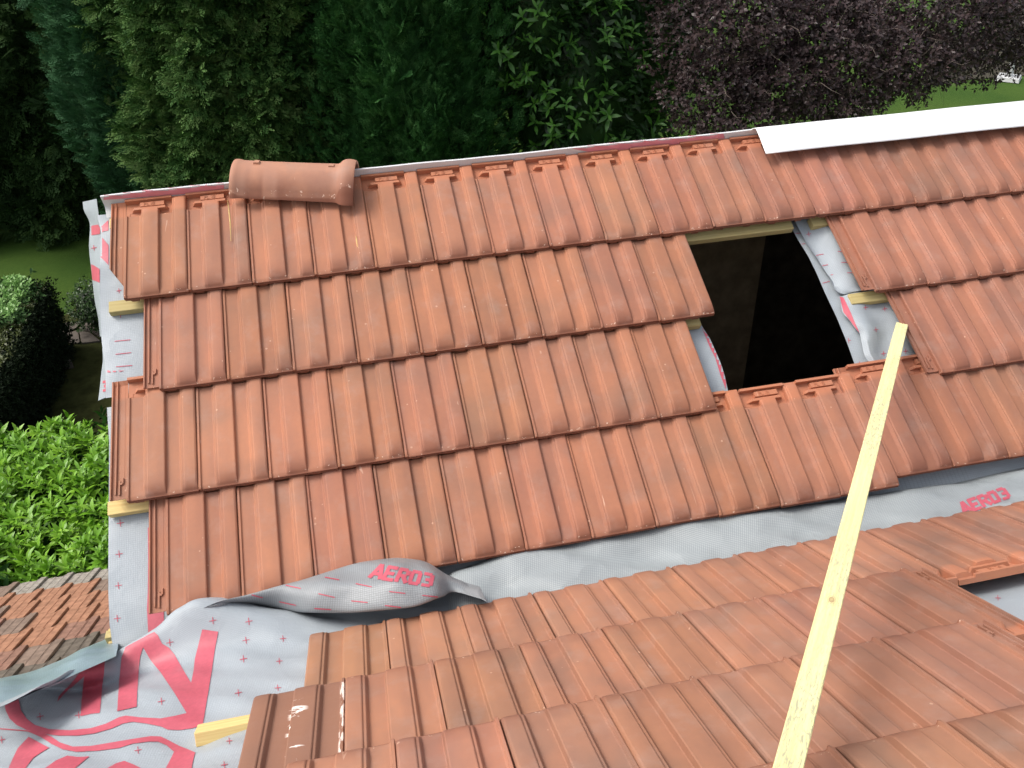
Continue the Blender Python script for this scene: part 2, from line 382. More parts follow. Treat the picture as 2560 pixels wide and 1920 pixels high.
for v, u0, n, txt in rows:
    for k in range(n):
        u = u0 + k; dv = 0
        if v == 4 and u >= 11.5: dv = -.062
        if v == 4 and u in (9.5, 10.5): dv = .018
        me = TILE_CUT if (v == 1 and k == 0) else TILE
        extra = ' with broken flange' if me is TILE_CUT else ''
        put_tile(me, BF, FP(u, v + dv), far_tint(u), 'clay tile%s, %s from the left, %s' % (extra, ORD[k], txt), 'clay tiles on the far slope')
rows = [(1, .5, 13, 'near slope row bordering the valley'), (2, 0, 8, 'second near row from the valley'),
        (3, .5, 7, 'third near row from the valley'), (4, 0, 8, 'near slope row closest to the camera')]
for v, u0, n, txt in rows:
    for k in range(n):
        u = u0 + k
        b = (v == 2 and k == 0)
        t = (.87, .99, .95) if u < 5 and v < 3 else (.82, .93, .95)
        if v == 3 and u < 2: t = (.96, 1.06, 1.08)
        lab = ('brown tile smeared with white paint, ' if b else 'clay tile, ') + '%s from the left, %s' % (ORD[k], txt)
        put_tile(TILE_B if b else TILE_N, BN, NP(u + 1, v), t, lab, 'clay tiles on the near slope')

# ------------------------------------------------------------------ loose ridge tile on the ridge
def ridge_tile():
    P1, P2 = Vector(far(573, 495, .014)), Vector(far(884, 508, .014))
    ex = (P2 - P1); Ln = ex.length; ex.normalize(); up = Vector((0, 0, 1)); up = (up - ex * up.dot(ex)).normalized(); back = up.cross(ex)
    # stations along the tile: s, radius, wall lift
    S = [(0, .1115), (.003, .1135), (.014, .114), (.022, .1125), (.030, .1100), (.075, .1090), (Ln * .5, .110), (Ln * .80, .112), (Ln * .845, .1125), (Ln * .865, .117),
         (Ln * .885, .127), (Ln * .91, .1335), (Ln * .94, .135), (Ln * .97, .1335), (Ln - .004, .131), (Ln, .129)]
    V, Fs = [], []; K = 28
    for s, r in S:
        for inner in (0, 1):
            for k in range(K + 1):
                a = math.pi * k / K; rr = r - .011 * inner
                y = -math.cos(a) * rr; z = math.sin(a) * rr * .84
                if k in (0, 1, K - 1, K) and not inner: y *= 1.035 if 0 < k < K else 1.05
                V.append(Vector((s, y + .116, z)))
    n = 2 * (K + 1)
    for j in range(len(S) - 1):
        for k in range(K):
            a = j * n + k; Fs.append((a, a + n, a + n + 1, a + 1)); a += K + 1; Fs.append((a, a + 1, a + n + 1, a + n))
        for k in (0, K):
            a = j * n + k; f = (a, a + K + 1, a + K + 1 + n, a + n); Fs.append(f if k == 0 else f[::-1])
    for j in (0, len(S) - 1):
        for k in range(K):
            a = j * n + k; f = (a, a + 1, a + K + 2, a + K + 1); Fs.append(f if j == 0 else f[::-1])
    # two small nibs on the crown
    for s in (.085, Ln * .80):
        b = len(V)
        for z, w in ((.088, .013), (.0985, .009)):
            for x, y in ((-w, -.012), (w, -.012), (w, .012), (-w, .012)): V.append(Vector((s + x, .116 + y, z)))
        for f in ((4, 5, 6, 7), (0, 1, 5, 4), (1, 2, 6, 5), (2, 3, 7, 6), (3, 0, 4, 7)): Fs.append(tuple(b + i for i in f))
    me = mesh('ridge_tile', V, Fs, True, 40)
    o = link('ridge_tile', me, M_TILE); R = Matrix((ex, back, up)).transposed().to_4x4(); R.translation = P1; o.matrix_world = R
    o.color = (1.05, 1.22, 1.25, 1)
    tag(o, 'half round clay ridge tile lying loose across the far ridge', 'ridge tile')
ridge_tile()

# ------------------------------------------------------------------ white ridge capping
def capping():
    u0, u1 = 11.44, 21
    A = [FP(0, .18, .021), FP(0, .17, .0235), FP(0, .0, .026), FP(0, -.12, .026), FP(0, -.165, .024), FP(0, -.195, .016)]
    top = A[-1]
    back = [top + np.array([0, .012, -.005]), top + np.array([0, .09, -.055]), top + np.array([0, .16, -.098])]
    prof = A + back; V, Fs = [], []; us = np.linspace(u0, u1, 24)
    for u in us:
        for p in prof: V.append(p + EX * u * W + nF * .0012 * math.sin(u * 2.1))
    n = len(prof)
    for j in range(len(us) - 1):
        for k in range(n - 1): a = j * n + k; Fs.append((a, a + n, a + n + 1, a + 1))
    me = mesh('ridge_capping', V, Fs, True, 40)
    o = link('ridge_capping', me, M_WHITE); s = o.modifiers.new('thickness', 'SOLIDIFY'); s.thickness = .003; s.offset = 1
    tag(o, 'long white coated metal capping strip folded over the ridge', 'ridge capping')
capping()

# ------------------------------------------------------------------ timber battens
def timber(name, A, B, w, h, up, m, label, cat='batten', group=None):
    me, R = bar(A, B, w, h, up); o = link(name, me, m); o.matrix_world = R
    return tag(o, label, cat, group)
BG = 'roof battens'
for (side, v, u0, u1, label, m) in (
        ('F', .02, -.28, 18, 'pale batten under the ridge row, its end just showing by the left gable', M_WOOD),
        ('F', .99, -.30, 11.62, 'long pale batten crossing above the dark opening', M_WOODT),
        ('F', .99, 12.0, 18, 'short exposed batten stub at the upper right of the opening', M_WOODT),
        ('F', 1.985, -.24, 9.30, 'batten whose cut end shows left of the opening', M_WOODT),
        ('F', 1.985, 12.12, 18, 'exposed batten stub halfway down the right of the opening', M_WOODT),
        ('F', 2.99, -.33, 9.3, 'pale batten end showing at the left gable above the lowest tiles', M_WOOD),
        ('F', 4.03, -.40, 9, 'pale square batten end sticking out at the valley corner', M_WOOD)):
    timber('batten', FP(u0, v, -.0485 if v < 4 else -.098), FP(u1, v, -.0485 if v < 4 else -.098), .044, .028, nF, m, label, 'batten', BG)
timber('batten', NP(-.64, 2.06, -.040), NP(7.9, 2.06, -.047), .046, .034, nN, M_WOOD, 'pale new batten end poking out left of the brown tile', 'batten', BG)
timber('batten', NP(-.1, 3.05, -.049), NP(7.6, 3.05, -.049), .044, .028, nN, M_WOOD, 'batten hidden under the third row of the near slope', 'batten', BG)
P0 = far(281, 1592, -.085); timber('timber_post', P0, P0 + np.array([.015, -.01, -.55]), .045, .03, (0, -1, .1), M_WOODT, 'short upright timber under the batten end at the valley corner', 'post')
# long loose batten lying over the valley towards the camera
T = far(2256, 808, -.022); r_ = ray(1971, 1920); Bt = CAM + r_ / np.linalg.norm(r_) * 1.42; Be = Bt + (Bt - T) / np.linalg.norm(Bt - T) * .28
lb = timber('long_batten', T, Be, .0405, .027, (-.16, -.25, 1), M_WOODL, 'long loose pale batten leaning across the valley towards the camera', 'batten')

# wood splinters lying on the tiles
def splinter(pts, n, w, label):
    P = [far(x, y, n) for x, y in pts]; V, Fs = [], []
    for i, p in enumerate(P):
        ww = w * (.4 if i in (0, len(P) - 1) else 1)
        for a, b in ((-1, 0), (1, 0), (0, 1)): V.append(p + EX * a * ww / 2 + nF * (b * .003))
    for i in range(len(P) - 1):
        a = i * 3
        for k in range(3): Fs.append((a + k, a + (k + 1) % 3, a + 3 + (k + 1) % 3, a + 3 + k))
    Fs += [(0, 2, 1), (3 * len(P) - 3, 3 * len(P) - 2, 3 * len(P) - 1)]
    tag(link('wood_splinter', mesh('s', V, Fs), M_WOOD), label, 'wood splinter', 'wood splinters')
splinter([(569, 500), (573, 530), (576, 560), (577.5, 603)], -.008, .0045, 'long yellow wood splinter below the left end of the ridge tile')
splinter([(890, 590), (892, 603), (894, 618)], -.004, .005, 'short yellow wood splinter on the tile below the right end of the ridge tile')

# ------------------------------------------------------------------ membranes
def catmull(P, t):
    n = len(P); i = min(int(t), n - 2); f = t - i
    p0 = P[max(i - 1, 0)]; p1 = P[i]; p2 = P[i + 1]; p3 = P[min(i + 2, n - 1)]
    if i == 0: p0 = 2 * p1 - p2
    if i == n - 2: p3 = 2 * p2 - p1
    return .5 * (2 * p1 + (p2 - p0) * f + (2 * p0 - 5 * p1 + 4 * p2 - p3) * f * f + (3 * p1 - p0 - 3 * p2 + p3) * f ** 3)
def wav(P, seed, amp):
    a = seed * 1.7
    return amp * (.5 * abs(math.sin(P[0] * 13 + P[1] * 31 + a)) ** 3 + math.sin(P[0] * 9 + P[1] * 14 + a) * .5 + math.sin(P[0] * 23 - P[1] * 11 + a * 2) * .3 + math.sin(P[0] * 41 + P[1] * 37 + a) * .14 + math.sin(P[1] * 61 - P[0] * 19 + a * 3) * .08)
def patch(rows, nr, nc, linear=False, wr=(0, 0, 0)):
    """rows: control rows (same column count) -> fine grid; returns points [nr+1][nc+1]"""
    R = len(rows); Cn = len(rows[0]); out = []
    for j in range(nr + 1):
        t = j * (R - 1) / nr
        col = [catmull([np.array(rows[r][c], float) for r in range(R)], t) if not linear else
               (lambda i, f: rows[i][c] * (1 - f) + rows[i + 1][c] * f)(min(int(t), R - 2), t - min(int(t), R - 2)) for c in range(Cn)]
        out.append([catmull(col, k * (Cn - 1) / nc) for k in range(nc + 1)])
    return out
def grid_obj(name, pts, mats, label, nrm, amp=0, seed=0, cat='membrane', group='roof membranes', prints=(), fade=True):
    nr, nc = len(pts), len(pts[0]); V = []
    for j in range(nr):
        for k in range(nc):
            e = min(j, nr - 1 - j, k, nc - 1 - k) / 4 if fade else 1
            V.append(pts[j][k] + nrm * wav(pts[j][k], seed, amp) * min(1, e))
    Fs = [(j * nc + k, j * nc + k + 1, (j + 1) * nc + k + 1, (j + 1) * nc + k) for j in range(nr - 1) for k in range(nc - 1)]
    mi = [0] * len(Fs)
    Vv = [Vector(v) for v in V]; bvh = BVHTree.FromPolygons(Vv, Fs)
    su = [0.0]; sv = [0.0]
    for k in range(1, nc): su.append(su[-1] + float(np.linalg.norm(pts[nr // 2][k] - pts[nr // 2][k - 1])))
    for j in range(1, nr): sv.append(sv[-1] + float(np.linalg.norm(pts[j][nc // 2] - pts[j - 1][nc // 2])))
    uvs = [(su[i % nc], sv[i // nc]) for i in range(len(V))]
    O = Vector(CAM)
    for slot, polys in prints:
        for poly in polys:
            bm = bmesh.new(); f = bm.faces.new([bm.verts.new((x, y, 0)) for x, y in poly])
            bmesh.ops.triangulate(bm, faces=[f])
            xs = [p[0] for p in poly]; ys = [p[1] for p in poly]
            for ax, lo, hi in ((0, min(xs), max(xs)), (1, min(ys), max(ys))):
                c = lo + 6
                while c < hi:
                    no = (1, 0, 0) if ax == 0 else (0, 1, 0); pc = (c, 0, 0) if ax == 0 else (0, c, 0)
                    bmesh.ops.bisect_plane(bm, geom=bm.verts[:] + bm.edges[:] + bm.faces[:], plane_co=pc, plane_no=no); c += 6
            base = len(V); ok = []
            bm.verts.index_update()
            for v in bm.verts:
                d = Vector(ray(v.co.x, v.co.y)).normalized(); h = bvh.ray_cast(O, d)
                if h[0] is None: ok.append(False); V.append(np.zeros(3)); uvs.append((0, 0)); continue
                nn = h[1] if h[1].dot(d) < 0 else -h[1]
                ok.append(True); V.append(np.array(h[0] + nn * .0016)); uvs.append((0, 0))
            for f in bm.faces:
                ids = [v.index for v in f.verts]
                if all(ok[i] for i in ids):
                    pv = [V[base + i] for i in ids]
                    if max(np.linalg.norm(pv[0] - q) for q in pv[1:]) < .12:
                        Fs.append(tuple(base + i for i in ids)); mi.append(slot)
            bm.free()
    me = mesh(name, V, Fs, True, 60, mi)
    uvl = me.uv_layers.new(name='UVMap')
    li = [0] * len(me.loops); me.loops.foreach_get('vertex_index', li)
    uvl.data.foreach_set('uv', [c for i in li for c in uvs[i]])
    o = link(name, me, mats)
    return tag(o, label, cat, group)
def LL(pts): return [(x / 2.861, y / 2.861 + 1340) for x, y in pts]           # measured on an enlargement
def Z3(pts): return [(x / 2.5136 + 480, y / 2.5136 + 1420) for x, y in pts]
def ZS(pts): return [(x / 3.017 + 200, y / 3.017 + 460) for x, y in pts]
def ZR(pts): return [(x / 2.765 + 1640, y / 2.765 + 480) for x, y in pts]
def seg(x0, y0, x1, y1, w):
    dx, dy = x1 - x0, y1 - y0; l = math.hypot(dx, dy); nx, ny = -dy / l * w / 2, dx / l * w / 2
    return [(x0 + nx, y0 + ny), (x1 + nx, y1 + ny), (x1 - nx, y1 - ny), (x0 - nx, y0 - ny)]
def cross(x, y, s=8, w=1.5, tilt=.15): return [seg(x - s, y + s * tilt, x + s, y - s * tilt, w), seg(x - s * .1, y - s, x + s * .1, y + s, w)]
GLY = {'A': [(0, 0, .5, 1), (1, 0, .5, 1), (.22, .33, .78, .33)], 'E': [(.1, 0, .1, 1), (0, .08, 1, .08), (.1, .5, .85, .5), (0, .92, 1, .92)],
       'R': [(.1, 0, .1, 1), (0, .92, .8, .92), (.88, .92, .88, .55), (.1, .48, .85, .48), (.5, .48, 1, 0)],
       'O': [(.12, .1, .12, .9), (.88, .1, .88, .9), (.05, .08, .95, .08), (.05, .92, .95, .92)],
       '3': [(.05, .92, .85, .92), (.88, .9, .88, .1), (.05, .08, .85, .08), (.3, .5, .85, .5)]}
def text(word, TL, TR, BR, BL, wt=.24):
    TL, TR, BR, BL = map(np.array, (TL, TR, BR, BL)); n = len(word); out = []
    def mp(a, b): return tuple((BL * (1 - a) + BR * a) * (1 - b) + (TL * (1 - a) + TR * a) * b)
    cw = 1 / n
    asp = np.linalg.norm(TR - TL) * cw * .82 / np.linalg.norm(TL - BL)
    for i, ch in enumerate(word):
        for x0, y0, x1, y1 in GLY[ch]:
            q = seg(x0 * asp, y0, x1 * asp, y1, wt * .9)
            out.append([mp((i + .06 + px / asp * .84) * cw, py) for px, py in q])
    return out

# far slope membrane, left of the opening (edge cut back) with the part above and below the opening
strip = ZR([(300, 885), (330, 940), (375, 1010), (420, 1110), (450, 1180), (478, 1270), (500, 1370)])
se = [fuv(far(x, y, -.08)) for x, y in strip]
def right_edge(v):
    if v < .93 or v > 2.86: return 10.4
    if v < se[0][1]: return 9.45
    return float(np.interp(v, [b for a, b in se], [a for a, b in se]))
fl = ZS([(118, 118), (122, 190), (135, 270), (150, 330), (156, 378), (150, 420), (148, 560), (147, 740), (150, 900), (150, 1030), (160, 1180), (172, 1270), (184, 1350), (190, 1420)])
fe = [fuv(far(x, y, -.075)) for x, y in fl]
fe2 = [fuv(far(x, y, -.078)) for x, y in ((262, 960), (271, 1100), (270, 1290), (269, 1400), (269, 1480), (272, 1560), (279, 1610), (292, 1665))]
def rowpts(v, ul, ur, n, nz=-.079):
    us = ul + (ur - ul) * np.linspace(0, 1, n) ** 1.6
    return [FP(u, v, nz) for u in us]
vsA = list(np.linspace(-.16, 1.90, 48)); NCOL = 60
ptsA = [rowpts(v, float(np.interp(v, [b for a, b in fe], [a for a, b in fe])), right_edge(v), NCOL) for v in vsA]
prA = [(1, [ZS([(150, 335), (215, 272), (216, 352), (180, 358), (155, 378)]), ZS([(152, 385), (216, 462), (216, 612), (150, 545)])]),
       (2, cross(*ZS([(305, 985)])[0], 8) + cross(*ZS([(295, 806)])[0], 6) + [seg(*ZS([(262, 1188)])[0], *ZS([(382, 1176)])[0], 1.6), seg(*ZS([(268, 1286)])[0], *ZS([(388, 1273)])[0], 1.6), seg(*ZS([(273, 1380)])[0], *ZS([(396, 1370)])[0], 1.6)]),
       (1, [ZS([(190, 1405), (225, 1408), (235, 1424), (190, 1420)]), ZS([(250, 1410), (275, 1411), (270, 1421), (248, 1420)]), ZS([(290, 1409), (338, 1410), (300, 1418)])])]
grid_obj('roof_membrane', ptsA, [M_SHEET, M_RED, M_REDD], 'light grey membrane with red bands under the upper rows at the left gable', nF, .004, 1, prints=prA)
vsB = list(np.linspace(1.99, 4.5, 60))
ptsB = [rowpts(v, float(np.interp(v, [b for a, b in fe2], [a for a, b in fe2])), right_edge(v), NCOL, -.084 - .02 * max(0, v - 4.1)) for v in vsB]
prB = [(1, [LL([(1058, -60), (1100, -60), (1118, 200), (1130, 400), (1140, 535), (1172, 535), (1175, 650), (1110, 690), (1062, 715), (1056, 600), (1052, 520), (1058, 400), (1060, 150)])]),
       (2, sum([cross(x, y, 9) for x, y in LL([(853, 130), (848, 355), (840, 590)]) + [(301, 1308)]], [])),
       (1, [[(1210, 1385), (1248, 1376), (1248, 1392), (1214, 1400)]]),
       (1, [ZR([(300, 885), (325, 960), (365, 1060), (410, 1150), (445, 1270), (482, 1365), (500, 1370), (478, 1270), (450, 1180), (420, 1110), (375, 1010), (330, 940), (308, 880)])])]
grid_obj('roof_membrane', ptsB, [M_SHEET, M_RED, M_REDD], 'smooth light grey membrane with crosses along the left edge beside the lower tile rows', nF, .003, 2, prints=prB)
# far slope membrane, right of the opening: three torn layers
t3 = [fuv(far(x, y, -.086)) for x, y in ZR([(915, 190), (930, 235), (975, 320), (1050, 440), (1110, 560), (1160, 680), (1250, 870), (1320, 1040), (1390, 1240)])]
def left3(v): return 10.4 if v < .90 or v > 2.86 else float(np.interp(v, [b for a, b in t3], [a for a, b in t3]))
pts3 = [[FP(u, v, -.086) for u in np.concatenate([left3(v) + (13 - left3(v)) * np.linspace(0, 1, 24), np.linspace(13.3, 21, 14)])] for v in np.linspace(-.16, 4.5, 110)]
pr3 = [(2, sum([cross(x, y, 6, 1.3) for x, y in ZR([(1330, 1028), (1408, 1188)])], []) + [seg(*ZR([(a, b)])[0], *ZR([(c, d)])[0], 1.3) for a, b, c, d in
            ((960, 290, 1000, 285), (1005, 362, 1030, 358), (1150, 632, 1200, 618), (1180, 722, 1200, 720))])]
grid_obj('roof_membrane', pts3, [M_SHEET, M_RED, M_REDD], 'bottom torn layer of grey membrane edging the right side of the dark opening', nF, .003, 3, prints=pr3)
def torn(edge, right_u, n_edge, n_in, label, prints, seed, bulge=.018, sub=5):
    E = [far(x, y, n_edge) for x, y in ZR(edge)]; E = [catmull(E, k * (len(E) - 1) / 40) for k in range(41)]
    rws = []
    for i, p in enumerate(E):
        u, v = fuv(p); row = []
        for k in range(22):
            t = k / 21; uu = u + (right_u - u) * t
            P = FP(uu, v, n_edge * (1 - t) + n_in * t + bulge * math.sin(t * 9 + v * 3) * (1 - t) * (t > 0) + .006 * math.sin(v * 14 + t * 5) * t)
            row.append(P)
        rws.append(row)
    grid_obj('roof_membrane', rws, [M_SHEET, M_RED, M_REDD], label, nF, .004, seed, prints=prints)
torn([(950, 180), (985, 250), (1060, 385), (1110, 455), (1160, 535), (1205, 600), (1222, 650), (1255, 690), (1300, 706), (1335, 700)], 13.2, -.062, -.074,
     'upper torn flap of grey membrane with dashes, right of the dark opening', [(2, cross(*ZR([(1055, 292)])[0], 6, 1.3) + [seg(*ZR([(a, b)])[0], *ZR([(c, d)])[0], 1.4) for a, b, c, d in
      ((1105, 440, 1158, 430), (1148, 512, 1190, 503), (1190, 577, 1225, 572), (1255, 412, 1300, 414), (1280, 488, 1340, 488), (1320, 560, 1375, 560))])], 4)
torn([(1262, 722), (1275, 760), (1290, 830), (1340, 890), (1375, 940), (1408, 980), (1425, 1060), (1442, 1130), (1470, 1175), (1505, 1225)], 13.4, -.066, -.076,
     'lower torn flap of grey membrane with a pink edge, right of the dark opening', [(1, [ZR([(1268, 725), (1296, 730), (1330, 800), (1370, 890), (1408, 975), (1375, 935), (1340, 886), (1296, 832), (1280, 770)])]),
      (2, sum([cross(x, y, 6, 1.3) for x, y in ZR([(1447, 800), (1580, 810), (1518, 953), (1572, 1118), (1725, 1102)])], []))], 5)
# loose strip hanging outside the gable
ou = ZS([(20, 135), (30, 200), (65, 270), (75, 330), (68, 480), (85, 650), (110, 870), (135, 1000), (145, 1080), (150, 1150)])
inn = ZS([(125, 112), (135, 190), (145, 270), (156, 330), (155, 480), (153, 650), (156, 870), (160, 1000), (168, 1080), (175, 1150)])
rws = []
for t in np.linspace(0, 1, 8):
    rws.append([far(a[0], a[1], -.20) * (1 - t) + far(b[0], b[1], -.083) * t for a, b in zip(ou, inn)])
pf = patch(rws, 14, 60)
grid_obj('roof_membrane', pf, [M_SHEET, M_RED, M_REDD], 'outer grey flap with red bands hanging over the left gable edge', np.array([-.7, -.3, .6]), .006, 6,
         prints=[(1, [ZS([(74, 318), (140, 306), (156, 335), (154, 378), (71, 390)]), ZS([(86, 605), (110, 615), (150, 642), (152, 745), (96, 722)])]), (2, cross(*ZS([(108, 482)])[0], 7))])
ou = ZS([(168, 1240), (172, 1330), (160, 1430), (150, 1530), (137, 1634)]); inn = ZS([(190, 1250), (225, 1340), (235, 1440), (230, 1530), (222, 1598)])
rws = [[far(a[0], a[1], -.17) * (1 - t) + far(b[0], b[1], -.10) * t for a, b in zip(ou, inn)] for t in np.linspace(0, 1, 4)]
grid_obj('roof_membrane', patch(rws, 10, 24), [M_SHEET, M_RED, M_REDD], 'small torn grey flap marked with a red 3 at the left gable', np.array([-.7, -.3, .6]), .003, 7,
         prints=[(1, text('3', *ZS([(170, 1490), (210, 1482), (210, 1560), (172, 1566)]), wt=.28))])
# membrane folded over the ridge
vr = [(-.10, -.07), (-.19, -.052), (-.212, -.014), (-.225, -.003)]
rws = []
for v, n in vr: rws.append([FP(u, v, n + .003 * math.sin(u * 1.7)) for u in np.linspace(-.36, 11.6, 90)])
rws.append([p + np.array([0, .03, -.012]) for p in rws[-1]]); rws.append([p + np.array([0, .16, -.10]) for p in rws[-1]])
rp = [[(247, 470), (560, 440), (560, 475), (470, 484), (247, 500)], [(1330, 350), (1500, 325), (1800, 310), (1812, 345), (1500, 385)], [(888, 420), (1000, 420), (1075, 398), (1240, 395), (1240, 415), (888, 450)][:0] or [(890, 425), (985, 415), (1050, 403), (1060, 425), (890, 450)], [(1500, 345), (1560, 345), (1560, 385), (1505, 385)]]
grid_obj('roof_membrane', patch(rws, 20, 240), [M_PALE, plain('faded_pink_print', (.70, .26, .30), .5)], 'thin white and pink membrane edge folded over the far ridge', nF, .0015, 8, prints=[(1, [rp[0], rp[1]])])

# valley: silver sheet between the slopes
top = [(1125, 1446), (1175, 1425), (1250, 1402), (1310, 1384), (1400, 1364), (1500, 1349), (1644, 1323), (1797, 1293), (1955, 1276), (2104, 1257), (2252, 1236), (2410, 1213), (2560, 1178), (2700, 1150)]
R0 = [far(x, y, -.032 + (.012 if x < 1350 else 0)) for x, y in top]
us = [nuv(near(x, y + 115, -.03))[0] for x, y in top]
R3 = [NP(u, 1.22, -.050) for u in us]; R2 = [NP(u, .97, -.026 + .006 * math.sin(i * 2.3)) for i, u in enumerate(us)]
R1 = [a * .5 + b * .5 + np.array([0, 0, -.010 + .013 * math.sin(i * 1.9)]) for i, (a, b) in enumerate(zip(R0, R2))]
Rm = [p + np.array([0, .05, -.035]) for p in R0]
vt = text('AERO3', (2392, 1259), (2510, 1217), (2530, 1243), (2411, 1288), .27)
grid_obj('valley_membrane', patch([Rm, R0, R1, R2, R3], 44, 300), [M_SILVER, M_RED], 'crinkled silver grey membrane lining the valley, lettered AERO3 at its right end', np.array([0, 0, 1.]), .009, 9, prints=[(1, vt)])
# big loose sheet at lower left
c0 = [near(-60, 1790, .06), near(45, 1745, .06), near(140, 1703, .06), far(262, 1649, .035), far(385, 1579, .035), far(455, 1536, .035), far(535, 1508, .035),
      FP(2.2, 4.14, -.045), FP(3.2, 4.14, -.045), FP(4.2, 4.14, -.05), FP(5.0, 4.14, -.055)]
ub = [-3.5, -2.9, -2.4, -1.75, -1.05, -.5, .2, 1.5, 2.8, 3.8, 4.6]
rws = [[p + np.array([0, .045, -.035]) for p in c0], c0]
for v, n, du in ((.93, -.02, 0), (1.45, -.035, -.1), (2.05, -.060, -.25), (2.9, -.045, -.4), (4.2, -.05, -.6)):
    rws.append([NP(u + du, v, n + (.02 * math.sin(i * 1.3 + v * 2) if i < 6 else 0) - (.012 if i > 6 else 0)) for i, u in enumerate(ub)])
P1 = [LL(p) for p in (
    [(1447, 668), (1420, 780), (1395, 880), (1385, 960), (1368, 1055), (1310, 960), (1250, 850), (1210, 800), (1160, 770), (1130, 710), (1105, 688), (1060, 710), (900, 797), (870, 870), (860, 950), (850, 1100), (838, 1257), (978, 1225),
     (985, 1080), (995, 940), (1005, 860), (1025, 795), (1080, 890), (1150, 980), (1250, 1130), (1335, 1270), (1250, 1290), (1150, 1308), (1000, 1300), (900, 1288), (850, 1300), (760, 1345), (650, 1378), (500, 1393), (350, 1385),
     (250, 1355), (190, 1310), (150, 1250), (132, 1165), (35, 1212), (40, 1250), (70, 1310), (120, 1355), (190, 1390), (300, 1415), (420, 1432), (560, 1432), (680, 1415), (800, 1380), (880, 1345), (950, 1332), (1050, 1345), (1150, 1365),
     (1200, 1388), (1280, 1392), (1380, 1378), (1450, 1355), (1480, 1180), (1510, 1000), (1540, 800), (1562, 685)],
    [(750, 888), (745, 930), (735, 1050), (715, 1268), (650, 1275), (578, 1292), (585, 1180), (600, 1000), (640, 965), (700, 918)],
    [(690, 922), (600, 955), (560, 985), (500, 1060), (420, 1150), (410, 1190), (480, 1110), (600, 1000)],
    [(200, 1395), (290, 1405), (370, 1440), (430, 1480), (520, 1510), (650, 1505), (800, 1480), (950, 1455), (1080, 1435), (1150, 1438), (1200, 1462), (1280, 1505), (1345, 1530), (1398, 1552), (1380, 1620), (1370, 1680), (1180, 1680), (1210, 1620),
     (1245, 1548), (1190, 1500), (1130, 1475), (1060, 1475), (950, 1490), (850, 1520), (700, 1540), (550, 1548), (450, 1530), (370, 1490), (290, 1440), (200, 1402)],
    [(0, 1378), (200, 1394), (200, 1402), (0, 1386)],
    [(205, 1440), (355, 1518), (300, 1550), (240, 1590), (170, 1680), (55, 1680), (90, 1600), (130, 1520)],
    [(480, 1575), (560, 1585), (640, 1580), (590, 1620), (520, 1680), (300, 1680), (400, 1610)],
    [(890, 1612), (960, 1640), (1040, 1680), (740, 1680), (830, 1630)])]
X1 = sum([cross(x, y, 9, 1.6, .2) for x, y in LL([(1523, 605), (1780, 612), (1215, 762), (1760, 747), (1742, 882), (1705, 1125), (1155, 1185), (565, 1283), (287, 1295), (12, 1462), (988, 1535), (1605, 1640)])], [])
X1 += sum([cross(x, y, 8, 1.5, .1) for x, y in Z3([(572, 445), (549, 588), (540, 755), (235, 1090)])], [])
sheet_pts = patch(rws, 80, 150)
grid_obj('valley_membrane', sheet_pts, [M_SHEET, M_RED, M_REDD], 'large loose grey sheet with a giant red logo at the lower left', np.array([0, .3, .95]), .009, 10, prints=[(1, P1), (2, X1)])
# folded over flap with AERO3
cr = [(468, 1534), (535, 1508), (600, 1490), (700, 1463), (793, 1440), (868, 1420), (926, 1405.6), (984, 1397), (1030, 1402), (1071, 1411), (1117, 1437), (1163, 1457), (1190, 1475), (1217, 1502)]
lo = [(475, 1531), (547, 1514), (614, 1508), (690, 1519), (770, 1531), (855, 1530), (926, 1527), (990, 1522), (1040, 1515), (1100, 1496), (1124, 1483), (1149, 1482), (1175, 1490), (1215, 1503)]
_v = [Vector(p) for r_ in sheet_pts for p in r_]; _n = len(sheet_pts[0]); sheet_bvh = BVHTree.FromPolygons(_v, [(j * _n + k, j * _n + k + 1, (j + 1) * _n + k + 1, (j + 1) * _n + k) for j in range(80) for k in range(_n - 1)])
def on_sheet(x, y, lift, default):
    d = Vector(ray(x, y)).normalized(); h = sheet_bvh.ray_cast(Vector(CAM), d)
    return np.array(h[0] - d * lift) if h[0] is not None else default
A = [far(x, y, .035) for x, y in cr]; Bq = [near(x, y, .045) if x < 1110 else near(x, y, .035) for x, y in lo]
for i, l in ((0, .001), (1, .003), (2, .009), (3, .02)):
    A[i] = on_sheet(cr[i][0], cr[i][1] + 5 - i, l + .002, A[i]); Bq[i] = on_sheet(lo[i][0], lo[i][1], l, Bq[i])
Mid = [a * .5 + b * .5 + np.array([0, -.03, .035]) * (i / 4 if i < 4 else 1 if i < 10 else .35) + np.array([0, 0, .006 * math.sin(i * 2.1)]) for i, (a, b) in enumerate(zip(A, Bq))]
for i, l in ((0, .001), (1, .004), (2, .012), (3, .026)):
    Mid[i] = on_sheet((cr[i][0] + lo[i][0]) / 2, (cr[i][1] + lo[i][1]) / 2, l, Mid[i])
Und = [b + np.array([0, .10, -.05]) for b in Bq]; Und2 = [a + np.array([0, .035, -.05]) for a in A]
for i in range(3): Und[i] = on_sheet(lo[i][0], lo[i][1] + 6, -.01, Und[i])
ft = text('AERO3', (942, 1409), (1088, 1437), (1081, 1469), (921, 1445), .26)
fd = [seg(*Z3([(a, b)])[0], *Z3([(c, d)])[0], 2.2) for a, b, c, d in ((360, 165, 445, 185), (590, 110, 685, 130), (835, 60, 925, 77), (1030, 100, 1130, 120), (550, 210, 655, 233), (795, 162, 897, 185),
      (1240, 148, 1340, 160), (1003, 207, 1105, 217), (770, 253, 875, 260), (1213, 235, 1312, 246), (1448, 172, 1543, 182))]
